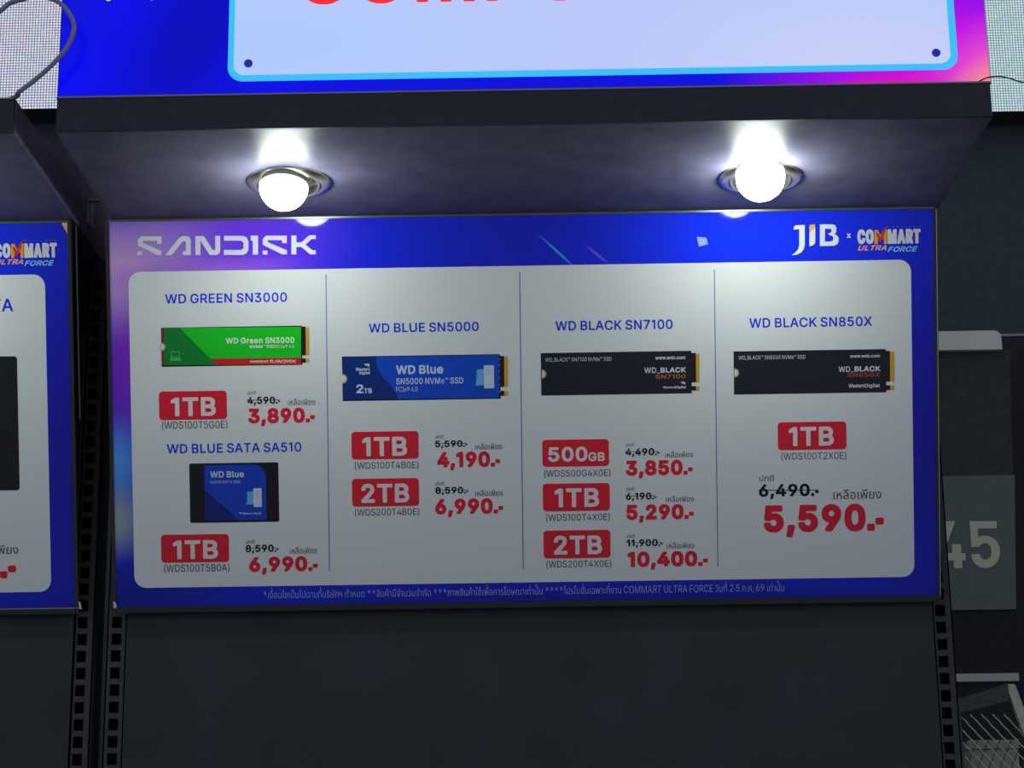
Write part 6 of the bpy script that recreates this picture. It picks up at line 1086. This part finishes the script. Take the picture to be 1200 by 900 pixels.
def leaf(name, ra, ya, rb, yb, y0, y1, m):
    """a cloth panel whose right edge runs from ra at the top to rb at the bottom"""
    bm = bmesh.new()
    P = [(x0, pz(yb)), (rb, pz(yb)), (ra, pz(ya)), (x0, pz(ya))]
    f = [bm.verts.new((x, y0, z)) for x, z in P]; k = [bm.verts.new((x, y1, z)) for x, z in P]
    bm.faces.new(f); bm.faces.new(k[::-1])
    for i in range(4): bm.faces.new((f[i], k[i], k[(i + 1) % 4], f[(i + 1) % 4]))
    bmesh.ops.recalc_face_normals(bm, faces=bm.faces)
    bmesh.ops.bevel(bm, geom=bm.edges[:], offset=0.0008, segments=1, affect='EDGES')
    return link_mesh(name, bm, m, proot)
leaf('upper_panel', 0.8400, 411.5, 0.8290, 557.5, 0, 0.03, m_up)
nb = leaf('number_board', 0.8310, 557.5, 0.8160, 715, -0.004, 0.03, m_gb)
leaf('lower_panel', 0.8160, 715, 0.8120, 789.5, 0, 0.03, m_lo)
leaf('white_strip', 0.8120, 789.5, 0.8115, 799, -0.006, 0.03, mat('white_strip_paint', (196, 192, 192), rough=0.6))
bm = bmesh.new(); box(bm, x0, 0.8110, 0, 0.03, 0, pz(799)); link_mesh('base_panel', bm, mat('black_base_cloth', (34, 34, 38), rough=0.8), proot)
NS = Sheet(nb, (0, PY - 0.004, FLOOR), Vector((1, 0, 0)), Vector((0, 0, 1)))
def Q7(P): return [(1100 + x / 6.92, 600 + y / 6.92) for x, y in P]
four = [Q7([(58, 75), (134, 75), (66, 262), (8, 400), (-60, 400), (-60, 335), (-20, 335)]), Q7([(-60, 333), (108, 333), (108, 262), (180, 262), (182, 333), (216, 333), (220, 390), (190, 392), (192, 455), (122, 455), (122, 394), (-60, 398)])]
five = Q7([(250, 75), (470, 75), (470, 134), (316, 134), (320, 206), (345, 194), (385, 192), (430, 204), (470, 236), (494, 285), (498, 330), (488, 380), (460, 424), (420, 448), (378, 456), (335, 448), (298, 424), (272, 385), (263, 345), (330, 337), (342, 368), (366, 388), (396, 384), (420, 362), (428, 320), (420, 280), (400, 258), (372, 252), (345, 262), (330, 283), (264, 283)])
bm = bmesh.new()
for L in four + [five]: loops_into(bm, [NS.poly(L)], 0.0006)
for v in bm.verts: v.co = Vector((v.co.x, -0.004 - v.co.z, v.co.y))
link_mesh('number_lettering', bm, mat('olive_number_paint', (214, 212, 186), rough=0.6), nb)
# darker screen right of it
bm = bmesh.new()
qx = py(1186, 500).x + 0.004
sroot = empty('side_screen', Matrix.Translation((0, PY + 0.06, FLOOR)))
tag(sroot, 'black partition with a thin pale top edge at the right border', 'partition')
box(bm, qx - 0.08, qx + 0.7, 0, 0.03, 0, pz(391.5) + 0.012, 0.001); link_mesh('panel', bm, mat('black_violet_cloth', (46, 42, 52), rough=0.85, noise=0.15, nscale=60), sroot)
bm = bmesh.new(); box(bm, qx - 0.08, qx + 0.7, -0.002, 0.032, pz(391.5) + 0.012, pz(391.5) + 0.0165); link_mesh('top_edge', bm, M_TRIM, sroot)

# wire basket with a carton in it
BY = 0.35
def by(px, pyy, Y=BY): return on_y(px, pyy, Y)
broot = empty('wire_basket', Matrix.Translation((0, 0, FLOOR)))
tag(broot, 'black rimmed expanded mesh basket at the lower right corner', 'basket')
def down(v): return Vector((v.x, v.y, v.z - FLOOR))
m_rim = mat('worn_black_rim', (58, 60, 60), rough=0.4, spec=0.6, noise=0.5, nscale=160)
m_wire = mat('galvanised_wire', (226, 224, 212), rough=0.4, metal=0.0)
bx0 = by(1121, 850).x; bx1 = by(1182, 850).x + 0.11
ba = down(by(1120, 826)); bb = down(by(1181, 812)); 
zt0, zt1 = ba.z, bb.z
def rimz(x): return zt0 + (zt1 - zt0) * min(1.0, (x - ba.x) / (bb.x - ba.x))
bm = bmesh.new()
P = [(ba.x, -0.011), (ba.x + 0.02, -0.012), (bb.x, -0.011), (bb.x, 0.013), (ba.x + 0.03, 0.009), (ba.x, 0.007)]
fr = [bm.verts.new((x, BY - 0.006, rimz(x) + dz)) for x, dz in P]; bk = [bm.verts.new((x, BY + 0.008, rimz(x) + dz)) for x, dz in P]
bm.faces.new(fr); bm.faces.new(bk[::-1])
for i in range(len(P)): bm.faces.new((fr[i], bk[i], bk[(i + 1) % len(P)], fr[(i + 1) % len(P)]))
bmesh.ops.recalc_face_normals(bm, faces=bm.faces)
link_mesh('rim', bm, m_rim, broot)
bm = bmesh.new(); tube(bm, [(ba.x + 0.003, BY + 0.001, zt0 + 0.004), (ba.x + 0.003, BY + 0.001, 0.0)], 0.0036, 10); link_mesh('leg', bm, m_rim, broot)
bm = bmesh.new(); tube(bm, [(ba.x + 0.003, BY + 0.22, zt0 + 0.004), (ba.x + 0.003, BY + 0.22, 0.0)], 0.0036, 10); link_mesh('leg', bm, m_rim, broot)
for yy in (BY + 0.001, BY + 0.22):
    bm = bmesh.new(); tube(bm, [(bx1 - 0.004, yy, zt0 - 0.10), (bx1 - 0.004, yy, 0.0)], 0.0036, 10); link_mesh('leg', bm, m_rim, broot)
# pale raking side bar
a, b_, c, d = (down(by(*p)) for p in ((1178, 802), (1188.5, 802), (1214, 868), (1203, 872)))
bm = bmesh.new()
fr = [bm.verts.new((p.x, BY - 0.004, p.z)) for p in (a, b_, c, d)]; bk = [bm.verts.new((p.x, BY + 0.006, p.z)) for p in (a, b_, c, d)]
bm.faces.new(fr[::-1]); bm.faces.new(bk)
for i in range(4): bm.faces.new((fr[i], bk[i], bk[(i + 1) % 4], fr[(i + 1) % 4]))
bmesh.ops.recalc_face_normals(bm, faces=bm.faces)
link_mesh('side_bar', bm, mat('pale_grey_bar', (214, 214, 196), rough=0.55, noise=0.15, nscale=90), broot)
# expanded mesh: two crossing sets of strands, clipped to the basket front
bz0 = down(by(1150, 960)).z
def strand(bm, p, q, r):
    # clip to x range and the rim line
    pts = []
    for t in [i / 60 for i in range(61)]:
        x = p[0] + (q[0] - p[0]) * t; z = p[1] + (q[1] - p[1]) * t
        if ba.x + 0.006 < x < bx1 - 0.004 and bz0 < z < rimz(x) - 0.010 and x < bb.x + (rimz(bb.x) - z) * 0.40: pts.append((x, BY + 0.0015 * math.sin(t * 60 * 1.2), z))
    if len(pts) > 2: tube(bm, pts, r, 6)
kx = (by(1160, 850).x - by(1150, 850).x) / 10
bm = bmesh.new()
for i in range(-9, 9):
    p0 = down(by(1150 + i * 13.2, 837)); q0 = down(by(1150 + i * 13.2 + 118, 837 + 126))
    strand(bm, (p0.x, p0.z), (q0.x, q0.z), 0.00095)
link_mesh('mesh_strands', bm, m_wire, broot)
bm = bmesh.new()
for i in range(-2, 16):
    p0 = down(by(1145 + i * 13.2, 837)); q0 = down(by(1145 + i * 13.2 - 52, 837 + 126))
    strand(bm, (p0.x, p0.z), (q0.x, q0.z), 0.00070)
link_mesh('cross_strands', bm, m_rim, broot)  # same metal as the other strands, their shading put in as a dark colour
btray = down(by(1150, 985)).z
bm = bmesh.new(); box(bm, ba.x, bx1, BY, BY + 0.225, btray - 0.006, btray, 0.001); link_mesh('tray', bm, m_rim, broot)
# carton
croot_x0 = by(1136, 880, 0.40).x; croot_x1 = by(1195, 880, 0.40).x
cz1 = by(1160, 867, 0.40).z; cz0 = btray + FLOOR
croot = empty('carton', Matrix.Translation(((croot_x0 + croot_x1) / 2, 0.46, cz0)))
tag(croot, 'small olive grey carton inside the mesh basket', 'box')
hw_ = (croot_x1 - croot_x0) / 2
mc = mat('olive_card', (176, 178, 156), rough=0.7, noise=0.08, nscale=60)
bm = bmesh.new(); box(bm, -hw_ + 0.0012, hw_ - 0.0012, -0.058, 0.058, 0, cz1 - cz0 - 0.013, 0.001); link_mesh('body', bm, mc, croot)
bm = bmesh.new(); box(bm, -hw_, hw_, -0.06, 0.06, cz1 - cz0 - 0.0125, cz1 - cz0, 0.0012); link_mesh('lid', bm, mc, croot)
